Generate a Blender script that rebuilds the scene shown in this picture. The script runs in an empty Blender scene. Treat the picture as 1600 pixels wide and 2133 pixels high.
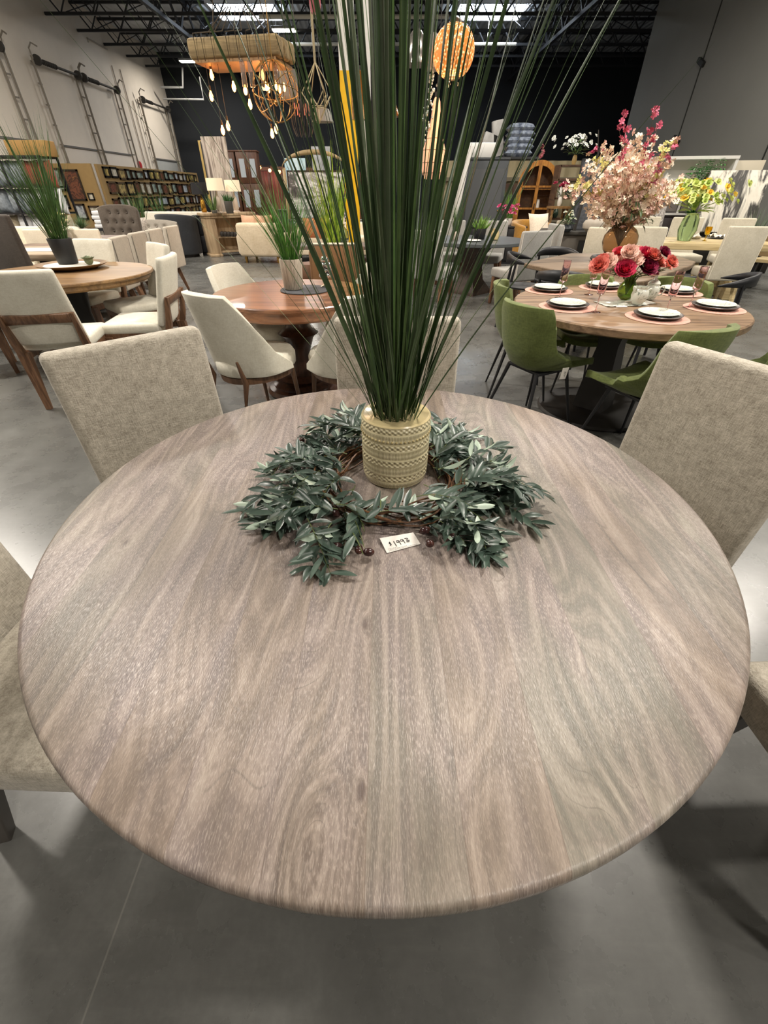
import bpy, bmesh, math, random
from mathutils import Vector, Matrix, Euler, noise
R = math.radians
PI = math.pi
C = bpy.context.scene.collection
# ---------------------------------------------------------------- camera numbers
CAM_H = 1.375; FPX = 870.0; PITCH = R(37.6); CX = 800.0; CY = 1066.5
def ray(x, y):
    v = y - CY
    return (x - CX, FPX*math.cos(PITCH) - v*math.sin(PITCH), -FPX*math.sin(PITCH) - v*math.cos(PITCH))
def at(x, y, z):
    r = ray(x, y); t = (z - CAM_H)/r[2]
    return Vector((r[0]*t, r[1]*t, z))
def dep(x, y, Y):
    r = ray(x, y); t = Y/r[1]
    return Vector((r[0]*t, Y, CAM_H + r[2]*t))
# ---------------------------------------------------------------- geometry store
class G:
    def __init__(s): s.v = []; s.f = []
    def add(s, vs, fs, M=None):
        n = len(s.v)
        if M is None: s.v += [tuple(v) for v in vs]
        else: s.v += [tuple(M @ Vector(v)) for v in vs]
        s.f += [tuple(i + n for i in f) for f in fs]
        return s
def TR(loc=(0,0,0), rot=(0,0,0), sc=(1,1,1)):
    return Matrix.Translation(loc) @ Euler(rot).to_matrix().to_4x4() @ Matrix.Diagonal((*sc, 1))
def box(g, sx, sy, sz, loc=(0,0,0), rot=(0,0,0), bev=0, seg=2, M=None):
    """box centred on loc"""
    bm = bmesh.new(); bmesh.ops.create_cube(bm, size=1)
    bmesh.ops.scale(bm, vec=(sx, sy, sz), verts=bm.verts)
    if bev > 0:
        bmesh.ops.bevel(bm, geom=bm.edges[:], offset=min(bev, .49*min(sx, sy, sz)), segments=seg, affect='EDGES', profile=.5)
    T = TR(loc, rot)
    if M is not None: T = M @ T
    bm.verts.index_update()
    g.add([v.co.copy() for v in bm.verts], [[v.index for v in f.verts] for f in bm.faces], T)
    bm.free(); return g
def pillow(g, sx, sy, sz, loc=(0,0,0), rot=(0,0,0), n=8, e=.5):
    vs = []; fs = []
    for side in (1, -1):
        b = len(vs)
        for i in range(n+1):
            for j in range(n+1):
                u = -1+2*i/n; w = -1+2*j/n
                t = ((1-abs(u)**2.5)*(1-abs(w)**2.5))
                t = max(t, 0)**e
                k = 1 - .06*(1-abs(u*w))*0
                vs.append((u*sx/2*(1-.08*(1-w*w)*abs(u)), w*sy/2*(1-.08*(1-u*u)*abs(w)), side*t*sz/2))
        for i in range(n):
            for j in range(n):
                q = [b+i*(n+1)+j, b+(i+1)*(n+1)+j, b+(i+1)*(n+1)+j+1, b+i*(n+1)+j+1]
                fs.append(q if side > 0 else q[::-1])
    g.add(vs, fs, TR(loc, rot)); return g
def frame_of(d, up=Vector((0,0,1))):
    d = d.normalized()
    if abs(d.dot(up)) > .98: up = Vector((0,1,0))
    x = d.cross(up).normalized(); y = x.cross(d).normalized()
    return x, y
def tube(g, pts, r, n=8, cap=True, sq=False, closed=False):
    pts = [Vector(p) for p in pts]; m = len(pts)
    rr = r if isinstance(r, (list, tuple)) else [r]*m
    vs = []; fs = []
    for i, p in enumerate(pts):
        if closed: d = pts[(i+1) % m] - pts[i-1]
        else: d = pts[min(i+1, m-1)] - pts[max(i-1, 0)]
        if d.length < 1e-9: d = Vector((0,0,1))
        x, y = frame_of(d)
        for k in range(n):
            a = 2*PI*k/n + (PI/4 if sq else 0)
            s = rr[i]*(1.414 if sq else 1)
            vs.append(p + x*math.cos(a)*s + y*math.sin(a)*s)
    rng = m if closed else m-1
    for i in range(rng):
        i2 = (i+1) % m
        for k in range(n):
            k2 = (k+1) % n
            fs.append((i*n+k, i*n+k2, i2*n+k2, i2*n+k))
    if cap and not closed:
        fs.append(tuple(range(n))[::-1]); fs.append(tuple((m-1)*n+k for k in range(n)))
    g.add(vs, fs); return g
def lathe(g, prof, n=32, loc=(0,0,0), M=None, sx=1, sy=1):
    vs = []; fs = []; m = len(prof)
    for r, z in prof:
        for k in range(n):
            a = 2*PI*k/n; vs.append((r*math.cos(a)*sx, r*math.sin(a)*sy, z))
    for i in range(m-1):
        for k in range(n):
            k2 = (k+1) % n
            fs.append((i*n+k, i*n+k2, (i+1)*n+k2, (i+1)*n+k))
    if prof[0][0] > 1e-4: fs.append(tuple(range(n))[::-1])
    if prof[-1][0] > 1e-4: fs.append(tuple((m-1)*n+k for k in range(n)))
    T = TR(loc)
    if M is not None: T = M @ T
    g.add(vs, fs, T); return g
def sheet(g, fn, nu, nv, M=None):
    vs = [fn(i/nu, j/nv) for i in range(nu+1) for j in range(nv+1)]
    fs = [(i*(nv+1)+j, (i+1)*(nv+1)+j, (i+1)*(nv+1)+j+1, i*(nv+1)+j+1) for i in range(nu) for j in range(nv)]
    g.add(vs, fs, M); return g
def ball(g, r, loc=(0,0,0), sc=(1,1,1), n=12, rot=(0,0,0)):
    prof = [(r*math.sin(PI*i/n), -r*math.cos(PI*i/n)) for i in range(n+1)]
    prof[0] = (1e-5, -r); prof[-1] = (1e-5, r)
    return lathe(g, prof, n=max(8, int(n*1.4)), M=TR(loc, rot, sc))
def mk(name, g, mat, parent=None, loc=(0,0,0), rot=(0,0,0), smooth=True, ang=42, sub=0, solid=0, off=-1, bev=0):
    me = bpy.data.meshes.new(name)
    me.from_pydata([tuple(v) for v in g.v], [], g.f); me.update()
    if isinstance(mat, (list, tuple)):
        for m in mat: me.materials.append(m)
    else: me.materials.append(mat)
    if smooth:
        me.polygons.foreach_set('use_smooth', [True]*len(me.polygons))
        if ang < 180: me.set_sharp_from_angle(angle=R(ang))
    o = bpy.data.objects.new(name, me); C.objects.link(o)
    o.location = loc; o.rotation_euler = rot
    if parent: o.parent = parent
    if solid:
        m = o.modifiers.new('s', 'SOLIDIFY'); m.thickness = solid; m.offset = off
    if bev:
        m = o.modifiers.new('b', 'BEVEL'); m.width = bev; m.segments = 2; m.limit_method = 'ANGLE'
    if sub:
        m = o.modifiers.new('u', 'SUBSURF'); m.levels = sub; m.render_levels = sub
    return o
def tag(o, label=None, cat=None, group=None, kind=None):
    if label: o['label'] = label
    if cat: o['category'] = cat
    if group: o['group'] = group
    if kind: o['kind'] = kind
    return o
def thing(name, label, cat, loc=(0,0,0), rz=0, group=None, sc=1):
    o = bpy.data.objects.new(name, None); C.objects.link(o)
    o.location = loc; o.rotation_euler = (0,0,rz); o.scale = (sc,sc,sc) if not isinstance(sc, tuple) else sc
    o.empty_display_size = .1
    return tag(o, label, cat, group)
def dup(root, loc, rz=0, label=None, group=None, sc=None):
    r = root.copy(); C.objects.link(r); r.location = loc; r.rotation_euler = (r.rotation_euler.x, r.rotation_euler.y, rz)
    if sc: r.scale = (sc,sc,sc) if not isinstance(sc, tuple) else sc
    if label: r['label'] = label
    if group: r['group'] = group
    for ch in list(root.children):
        c = ch.copy(); C.objects.link(c); c.parent = r
        for gg in list(ch.children):
            d = gg.copy(); C.objects.link(d); d.parent = c
    return r
def one(name, g, mat, label, cat, loc=(0,0,0), rot=(0,0,0), group=None, **k):
    return tag(mk(name, g, mat, None, loc, rot, **k), label, cat, group)
# ---------------------------------------------------------------- materials
def lin(h):
    h = h.lstrip('#'); c = [int(h[i:i+2], 16)/255 for i in (0,2,4)]
    return tuple(x/12.92 if x <= .04045 else ((x+.055)/1.055)**2.4 for x in c) + (1,)
def newmat(name):
    m = bpy.data.materials.new(name); m.use_nodes = True
    nt = m.node_tree; b = nt.nodes['Principled BSDF']
    return m, nt, b
def N(nt, typ, **k):
    n = nt.nodes.new(typ)
    for a, v in k.items():
        if a in n.inputs.keys() and not hasattr(n, a): n.inputs[a].default_value = v
        else: setattr(n, a, v)
    return n
def L(nt, a, b): nt.links.new(a, b)
def sock(nt, x, y, op, v=None, clamp=False):
    """math node; x,y sockets or floats"""
    n = nt.nodes.new('ShaderNodeMath'); n.operation = op; n.use_clamp = clamp
    for i, q in enumerate((x, y, v)):
        if q is None: continue
        if isinstance(q, (int, float)): n.inputs[i].default_value = q
        else: L(nt, q, n.inputs[i])
    return n.outputs[0]
def ramp(nt, fac, stops, interp='LINEAR'):
    n = nt.nodes.new('ShaderNodeValToRGB'); n.color_ramp.interpolation = interp
    e = n.color_ramp.elements
    while len(e) < len(stops): e.new(.5)
    for i, (p, c) in enumerate(stops):
        e[i].position = p; e[i].color = lin(c) if isinstance(c, str) else (c, c, c, 1)
    L(nt, fac, n.inputs[0]); return n.outputs[0]
def mixc(nt, f, a, b, mode='MIX'):
    n = nt.nodes.new('ShaderNodeMix'); n.data_type = 'RGBA'; n.blend_type = mode
    for s, q in ((n.inputs[0], f), (n.inputs[6], a), (n.inputs[7], b)):
        if isinstance(q, (int, float)): s.default_value = q
        elif isinstance(q, str): s.default_value = lin(q)
        elif isinstance(q, tuple): s.default_value = q
        else: L(nt, q, s)
    return n.outputs[2]
def coords(nt, sc=(1,1,1), kind='Object', rot=(0,0,0), loc=(0,0,0)):
    t = nt.nodes.new('ShaderNodeTexCoord'); m = nt.nodes.new('ShaderNodeMapping')
    m.inputs['Scale'].default_value = sc; m.inputs['Rotation'].default_value = rot; m.inputs['Location'].default_value = loc
    L(nt, t.outputs[kind], m.inputs[0]); return m.outputs[0]
def nz(nt, vec, scale, detail=4, rough=.5, dist=0):
    n = nt.nodes.new('ShaderNodeTexNoise'); n.inputs['Scale'].default_value = scale
    n.inputs['Detail'].default_value = detail; n.inputs['Roughness'].default_value = rough; n.inputs['Distortion'].default_value = dist
    if vec is not None: L(nt, vec, n.inputs['Vector'])
    return n.outputs[0]
def bump(nt, b, h, s=.3, d=.01):
    n = nt.nodes.new('ShaderNodeBump'); n.inputs['Strength'].default_value = s; n.inputs['Distance'].default_value = d
    L(nt, h, n.inputs['Height']); L(nt, n.outputs[0], b.inputs['Normal']); return n
MC = {}
def plain(hexc, rough=.6, metal=0, var=.0, scale=8, bmp=0, emit=0, trans=0, ior=1.45, alpha=1, sheen=0, coat=0, c2=None, ecol=None, vec=(1,1,1)):
    key = (hexc, rough, metal, var, scale, bmp, emit, trans, alpha, sheen, coat, c2, ecol, vec)
    if key in MC: return MC[key]
    m, nt, b = newmat('m_%d' % len(MC)); MC[key] = m
    b.inputs['Base Color'].default_value = lin(hexc); b.inputs['Roughness'].default_value = rough
    b.inputs['Metallic'].default_value = metal
    if trans: b.inputs['Transmission Weight'].default_value = trans; b.inputs['IOR'].default_value = ior
    if sheen: b.inputs['Sheen Weight'].default_value = sheen
    if coat: b.inputs['Coat Weight'].default_value = coat
    if emit:
        b.inputs['Emission Color'].default_value = lin(ecol or hexc); b.inputs['Emission Strength'].default_value = emit
    if var or c2 or bmp:
        v = coords(nt, vec); n = nz(nt, v, scale, 5, .6)
        base = c2 or hexc
        if c2: col = mixc(nt, ramp(nt, n, [(.35, 0.0), (.65, 1.0)]), hexc, c2)
        else:
            h = lin(hexc); col = mixc(nt, ramp(nt, n, [(.3, 0.0), (.7, 1.0)]), tuple(x*(1-var) for x in h[:3])+(1,), tuple(min(1, x*(1+var)) for x in h[:3])+(1,))
        L(nt, col, b.inputs['Base Color'])
        if bmp: bump(nt, b, n, bmp, .01)
    return m
def fabric(hexc, hex2, scale=220, rough=.95, sheen=.15, bmp=.35, blotch=6):
    key = ('fab', hexc, hex2, scale, blotch)
    if key in MC: return MC[key]
    m, nt, b = newmat('fabric_%d' % len(MC)); MC[key] = m
    v = coords(nt); va = coords(nt, (1, 1, .18)); vb = coords(nt, (.18, .18, 1))
    n1 = nz(nt, va, scale, 2, .6); n2 = nz(nt, vb, scale, 2, .6); n3 = nz(nt, v, blotch, 4, .6)
    w = sock(nt, n1, n2, 'ADD'); w = sock(nt, w, n3, 'ADD')
    f = ramp(nt, sock(nt, w, 3.0, 'DIVIDE'), [(.36, 0.0), (.62, 1.0)])
    L(nt, mixc(nt, f, hexc, hex2), b.inputs['Base Color'])
    b.inputs['Roughness'].default_value = rough; b.inputs['Sheen Weight'].default_value = sheen
    bump(nt, b, sock(nt, n1, n2, 'ADD'), bmp, .002); return m
def wood(hexa, hexb, hexc=None, rough=.45, scale=1.0, axis=1, bmp=.12, stretch=.08, coat=0):
    key = ('wood', hexa, hexb, hexc, rough, scale, axis, stretch)
    if key in MC: return MC[key]
    m, nt, b = newmat('wood_%d' % len(MC)); MC[key] = m
    s = [6*scale]*3; s[axis] *= stretch; v = coords(nt, tuple(s))
    n = nz(nt, v, 1.6, 3, .5, .6)
    r = sock(nt, sock(nt, n, 26.0, 'MULTIPLY'), None, 'SINE')
    s2 = [90*scale]*3; s2[axis] *= .05; fine = nz(nt, coords(nt, tuple(s2)), 1.0, 3, .6)
    t = sock(nt, sock(nt, r, .22, 'MULTIPLY'), fine, 'ADD'); t = sock(nt, t, sock(nt, n, .6, 'MULTIPLY'), 'ADD')
    f = ramp(nt, t, [(.45, 0.0), (1.1, 1.0)]) if False else ramp(nt, sock(nt, t, .62, 'MULTIPLY'), [(.3, 0.0), (.72, 1.0)])
    L(nt, mixc(nt, f, hexa, hexb), b.inputs['Base Color'])
    b.inputs['Roughness'].default_value = rough
    if coat: b.inputs['Coat Weight'].default_value = coat
    bump(nt, b, fine, bmp, .003); return m
def leafmat(h1, h2, back=None, rough=.5, spec=.5, vein=None):
    key = ('leaf', h1, h2, back, rough)
    if key in MC: return MC[key]
    m, nt, b = newmat('leaf_%d' % len(MC)); MC[key] = m
    n = nz(nt, coords(nt), 14, 3, .6)
    col = mixc(nt, ramp(nt, n, [(.35, 0.0), (.65, 1.0)]), h1, h2)
    if back:
        g = nt.nodes.new('ShaderNodeNewGeometry'); col = mixc(nt, g.outputs['Backfacing'], col, back)
    L(nt, col, b.inputs['Base Color']); b.inputs['Roughness'].default_value = rough
    return m
def glass(hexc='#ffffff', rough=.02, tr=1, ior=1.35):
    return plain(hexc, rough, 0, trans=tr, ior=ior)
# ================================================================ camera, world, hall
cam = bpy.data.cameras.new('camera'); co = bpy.data.objects.new('camera', cam); C.objects.link(co)
cam.sensor_fit = 'HORIZONTAL'; cam.sensor_width = 36; cam.lens = 36*FPX/1600; cam.clip_start = .02; cam.clip_end = 200
co.location = (0, 0, CAM_H); co.rotation_euler = (PI/2 - PITCH, 0, 0)
S = bpy.context.scene; S.camera = co
S.view_settings.view_transform = 'Standard'; S.view_settings.look = 'None'; S.view_settings.gamma = 1
S.view_settings.use_curve_mapping = False; S.view_settings.exposure = 0.12
w = bpy.data.worlds.new('world'); S.world = w; w.use_nodes = True
w.node_tree.nodes['Background'].inputs[0].default_value = (.9, .95, 1, 1); w.node_tree.nodes['Background'].inputs[1].default_value = .05

LP = 420.0
WL, WB, WR, HC = -15.0, 40.3, 12.0, 8.6
# floor -----------------------------------------------------------
def floor_mat():
    m, nt, b = newmat('polished_concrete')
    v = coords(nt)
    n1 = nz(nt, v, .9, 6, .55, .1); n2 = nz(nt, v, 5, 6, .6, .0); n3 = nz(nt, v, 60, 3, .6)
    t = sock(nt, sock(nt, n1, .5, 'MULTIPLY'), sock(nt, n2, .35, 'MULTIPLY'), 'ADD'); t = sock(nt, t, sock(nt, n3, .15, 'MULTIPLY'), 'ADD')
    col = ramp(nt, t, [(.2, '#3c3c3a'), (.5, '#595956'), (.8, '#777774')])
    # saw-cut joints
    sp = nt.nodes.new('ShaderNodeSeparateXYZ'); L(nt, v, sp.inputs[0])
    def joint(s, off, per, wd):
        q = sock(nt, sock(nt, sock(nt, s, -off, 'ADD'), per, 'DIVIDE'), .5, 'ADD'); q = sock(nt, q, None, 'FRACT'); q = sock(nt, q, -.5, 'ADD'); q = sock(nt, q, None, 'ABSOLUTE')
        return sock(nt, q, wd/per, 'LESS_THAN')
    j = sock(nt, joint(sp.outputs[0], -.63, 3.9, .0022), joint(sp.outputs[1], 3.15, 3.9, .0022), 'MAXIMUM')
    ns = nz(nt, coords(nt, (1,1,1)), 2.2, 2, .5); 
    col = mixc(nt, sock(nt, j, .55, 'MULTIPLY'), col, '#7d7b75')
    # scuffs
    sc = nz(nt, coords(nt, (1.2, 9, 1), rot=(0,0,.5)), 3, 5, .7); 
    col = mixc(nt, sock(nt, ramp(nt, sc, [(.5, 0.0), (.9, 1.0)]), .10, 'MULTIPLY'), col, '#a8a69e')
    L(nt, col, b.inputs['Base Color'])
    L(nt, ramp(nt, n2, [(.3, .25), (.7, .31)]), b.inputs['Roughness'])
    b.inputs['Specular IOR Level'].default_value = .6
    bump(nt, b, sock(nt, n2, sock(nt, j, -1.5, 'MULTIPLY'), 'ADD'), .02, .01)
    return m
g = G(); box(g, 37, 54, .2, (3.5, 14, -.1)); tag(mk('floor', g, floor_mat(), smooth=False), kind='structure')
deck = plain('#7b7c7c', .8, var=.12, scale=.5)
def deck_mat():
    m, nt, b = newmat('steel_deck'); v = coords(nt)
    sp = nt.nodes.new('ShaderNodeSeparateXYZ'); L(nt, v, sp.inputs[0])
    wv = sock(nt, sock(nt, sp.outputs[0], 20.0, 'MULTIPLY'), None, 'SINE')
    n = nz(nt, v, .6, 4); L(nt, ramp(nt, n, [(.3, '#b4b7b9'), (.7, '#cfd2d4')]), b.inputs['Base Color'])
    b.inputs['Roughness'].default_value = .6; bump(nt, b, wv, .6, .03); return m
g = G(); box(g, 37, 54, .2, (3.5, 14, HC+.1)); tag(mk('ceiling', g, deck_mat(), smooth=False), kind='structure')
wallL = plain('#e6dccd', .85, var=.05, scale=.7, bmp=.05)
dark = plain('#1d2126', .8, var=.12, scale=.4, bmp=.03)
grayw = plain('#6c6c67', .8, var=.06, scale=.5, bmp=.04)
g = G(); box(g, .3, 54, HC, (WL-.15, 14, HC/2)); tag(mk('wall_left', g, wallL, smooth=False), kind='structure')
g = G(); box(g, 37, .3, HC, (3.5, WB+.15, HC/2)); tag(mk('wall_back', g, dark, smooth=False), kind='structure')
g = G(); box(g, .4, 41, HC, (WR+.2, 7.5, HC/2)); tag(mk('wall_right', g, grayw, smooth=False), kind='structure')
g = G(); box(g, .3, 13, HC, (22, 34, HC/2)); tag(mk('wall_east', g, dark, smooth=False), kind='structure')
g = G(); box(g, 27, .3, HC, (-1.5, -13, HC/2)); tag(mk('wall_front', g, plain('#8d8a84', .8), smooth=False), kind='structure')
# joints on the gray wall: recessed dark strips with small brackets
g = G()
for Yj in (22.8, 17.3, 11.8): box(g, .02, .05, HC, (WR-.01, Yj, HC/2))
tag(mk('trim_1', g, plain('#22231f', .9), smooth=False), kind='structure')
g = G()
for Yj, zz in ((22.8, 5.2), (22.8, 3.0), (17.3, 6.3)): box(g, .12, .5, .16, (WR-.06, Yj, zz), rot=(R(25), 0, 0), bev=.02)
tag(mk('trim_2', g, plain('#191a19', .7), smooth=False), kind='structure')
# roof joists -------------------------------------------------------
steel = plain('#2c2e31', .6, metal=.2, var=.1)
k = 3
for i in range(11):
    Y = 37.8 - 2.45*i; g = G()
    x0, x1 = WL+.05, 21.5; zb, zt = 7.55, 8.45
    for z in (zb, zt): box(g, x1-x0, .1, .1, ((x0+x1)/2, Y, z))
    n = 26; st = (x1-x0)/n
    for q in range(n):
        a = x0+q*st
        tube(g, [(a, Y, zt), (a+st/2, Y, zb)], .032, 5, False); tube(g, [(a+st/2, Y, zb), (a+st, Y, zt)], .032, 5, False)
    tag(mk('trim_%d' % k, g, steel, smooth=False), kind='structure'); k += 1
for X in (-9.5, -.75, 8.4):     # girder trusses along the hall + cross bridging
    g = G(); zb, zt = 7.3, 8.4
    for z in (zb, zt): box(g, .16, 28, .14, (X, 26, z))
    for q in range(11):
        a = 13.3+q*2.45
        tube(g, [(X, a, zt), (X, a+1.22, zb)], .06, 5, False); tube(g, [(X, a+1.22, zb), (X, a+2.45, zt)], .06, 5, False)
    tag(mk('trim_%d' % k, g, steel, smooth=False), kind='structure'); k += 1
g = G()
for q in range(14):
    a = WL + 1 + q*2.6
    for i in range(4):
        Y = 37.8-2.45*i
        tube(g, [(a, Y, 7.6), (a+.0, Y-2.45, 8.4)], .02, 4, False); tube(g, [(a, Y, 8.4), (a, Y-2.45, 7.6)], .02, 4, False)
tag(mk('trim_%d' % k, g, steel, smooth=False), kind='structure'); k += 1
# sprinkler mains
for nm, y, Y, x0, x1 in (('upper', 35, 27.2, 540, 935), ('lower', 92, 32.2, 590, 1075)):
    a = dep(x0, y, Y); b_ = dep(x1, y, Y); g = G(); tube(g, [a, b_], .07, 8)
    for q in range(4):
        p = a.lerp(b_, (q+.5)/4); tube(g, [p, Vector((p.x, p.y, HC-.003))], .02, 5)
    one('sprinkler_pipe', g, plain('#cfcdc0', .5), 'white sprinkler pipe crossing under the roof joists, the %s of two' % nm, 'pipe')
# dock doors on the left wall --------------------------------------
track = plain('#8d8579', .5, metal=.3); spring = plain('#3a3733', .6)
panel = plain('#ded4c6', .7, var=.03, scale=.8); panel2 = plain('#a9aba8', .6, var=.05)
doors = [(20.6, 23.4, panel), (25.8, 28.6, panel), (29.3, 32.3, panel), (35.6, 39.2, panel2)]
for i, (y0, y1, pm) in enumerate(doors):
    r = bpy.data.objects.new('door_%d' % (i+1), None); C.objects.link(r); r.location = (WL, (y0+y1)/2, 0); tag(r, kind='structure')
    h = (y1-y0)/2; g = G(); box(g, .06, 2*h, 3.0, (.05, 0, 1.5), bev=.01)
    mk('door_panel', g, pm, r)
    g = G(); box(g, .05, 2*h+.1, .07, (.1, 0, 3.02)); mk('top_seal', g, plain('#6d6a66', .7), r)
    for s in (-1, 1):
        g = G()
        for off in (0, .22):
            box(g, .06, .05, 5.8, (.12+off*.6, s*(h+.12+off*.0)+s*off, 2.95))
        for q in range(9): box(g, .05, .24, .05, (.15, s*(h+.22), .4+q*.66))
        mk('door_track', g, track, r)
        g = G(); lathe(g, [(1e-4,-.05),(.17,-.05),(.17,.05),(1e-4,.05)], 20, M=TR((.3, s*(h+.1), 5.75), (R(90),0,0))); mk('cable_drum', g, spring, r)
        g = G(); tube(g, [(.3, s*(h+.35), 5.75), (.3, s*(h+.4), 6.05), (.45, s*(h+.4), 6.2), (.62, s*(h+.3), 6.1)], .03, 6); mk('track_bend', g, track, r)
    g = G(); tube(g, [(.3, -h-.1, 5.75), (.3, h+.1, 5.75)], .05, 10)
    for q in range(8): tube(g, [(.3, -h+.3+q*.12, 5.75), (.3, -h+.34+q*.12, 5.75)], .09, 10)
    mk('torsion_spring', g, spring, r)
# conduits, bell, pipes
g = G()
for Yc in (33.1, 34.0, 34.6): tube(g, [(WL+.06, Yc, 2), (WL+.06, Yc, 6.8 if Yc < 34.2 else 5.6)], .03, 6)
tube(g, [(WL+.06, 31.2, 7.3), (WL+.06, 31.2, 7.45), (WL+.06, 33.1, 7.4)], .03, 6)
tag(mk('trim_%d' % k, g, plain('#a79d90', .6), smooth=False), kind='structure'); k += 1
g = G(); lathe(g, [(1e-4,0),(.16,0),(.2,.05),(.17,.12),(1e-4,.15)], 20, M=TR((WL, 33.2, 2.6), (0, R(90), 0)))
one('alarm_bell', g, plain('#c0353a', .4), 'small red round alarm bell on the pale wall between dock doors', 'alarm bell')
g = G(); P0 = [dep(335, 180, 38), dep(377, 183, 38), dep(382, 183, 38)]
tube(g, [dep(335,182,38), dep(381,182,38), dep(380,140,38)], .06, 6); tube(g, [dep(340,206,38), dep(424,207,38), dep(416,160,38)], .05, 6)
one('drain_pipe', g, plain('#8f8f8c', .5), 'bent pale pipes in the far left corner of the hall', 'pipe')
# steel columns
g = G(); box(g, .3, .3, 5.0, (0,0,HC-2.5)); 
cx = dep(722, 150, 11)
t = thing('steel_column', 'square steel column painted white above and yellow below, behind the tall grass', 'column', (cx.x+.02, 11, 0))
zc = cx.z
g = G(); box(g, .28, .28, HC-zc, (0,0,(HC+zc)/2)); mk('column_shaft', g, plain('#dedcd6', .55, var=.03), t, smooth=False)
g = G(); box(g, .284, .284, zc, (0,0,zc/2)); tag(mk('column_guard', g, plain('#e8b70f', .5, var=.06), t, smooth=False), 'yellow painted lower shaft')
p = dep(765, 200, 13); g = G(); box(g, .16, .2, HC, (p.x, 13, HC/2), bev=.02)
one('downpipe', g, plain('#d5d3cf', .5, var=.05), 'white vertical downpipe to the right of the white and yellow column', 'pipe')
p = dep(783, 200, 13.2); g = G(); box(g, .2, .15, HC, (p.x, 13.2, HC/2), bev=.02)
one('utility_post', g, plain('#25221f', .6), 'dark narrow post just right of the white downpipe', 'post')
# skylights & high-bay lamps ----------------------------------------
for i, (px, py, W_) in enumerate(((515, 38, 3.2), (1022, 22, 3.4))):
    p = dep(px, py, 31.5); t = thing('skylight', ('left' if i == 0 else 'right') + 'most bright roof skylight above the joists', 'skylight', (p.x, 31.5, HC-.14))
    g = G()
    for s in (-1, 1): box(g, .1, 2.6, .12, (s*W_/2, 0, -.04)); box(g, W_, .1, .12, (0, s*1.3, -.04))
    mk('skylight_curb', g, plain('#d8dadc', .5), t)
    g = G(); box(g, W_-.1, 2.5, .04, (0,0,-.03)); mk('skylight_lens', g, plain('#e8f2ff', .4, emit=14), t, smooth=False)
def lamp(x, y, power, lab, col=(1, .93, .84), vis=True):
    t = thing('high_bay_lamp', lab, 'ceiling lamp', (x, y, 7.5), group='high-bay lamps')
    g = G(); box(g, 1.2, .5, .1, (0,0,.08), bev=.02)
    for s in (-.4, .4): tube(g, [(s, 0, .12), (s*.5, 0, 1.093)], .008, 4)
    mk('lamp_housing', g, plain('#9a9c9e', .4, metal=.5), t)
    g = G(); box(g, 1.1, .44, .03, (0,0,.015)); mk('lamp_lens', g, plain('#fff4e2', .4, emit=22), t, smooth=False)
    ld = bpy.data.lights.new('lamp_light', 'AREA'); ld.shape = 'RECTANGLE'; ld.size = 1.1; ld.size_y = .44; ld.energy = power; ld.color = col
    lo = bpy.data.objects.new('lamp_light', ld); C.objects.link(lo); lo.location = (0,0,-.02); lo.parent = t
    return t
a = dep(395, 127, 36.5); lamp(a.x, 36.5, LP*.6, 'small lit high-bay lamp near the top of the pale wall')
a = dep(592, 62, 30.3); lamp(a.x, 30.3, LP*.6, 'small lit high-bay lamp above the beam chandelier')
for x, y in ((-5.2, 4.3), (3.1, 3.6), (-5.5, 11.5), (3.2, 11.5), (-10.5, 8), (8.8, 7), (4.2, -3.4), (-9.5, 18), (-.5, 19), (7.8, 16), (-9.5, -4), (9, -3)):
    pw = LP*{(4.2,-3.4): 1.0, (-5.2,4.3): 1.35, (3.1,3.6): 1.2, (-10.5,8): 1.3, (-9.5,18): 1.6, (8.8,7): 1.0, (7.8,16): .9}.get((x, y), .7)
    lamp(x, y, pw, 'high-bay lamp hanging from the roof joists outside the picture')
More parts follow.
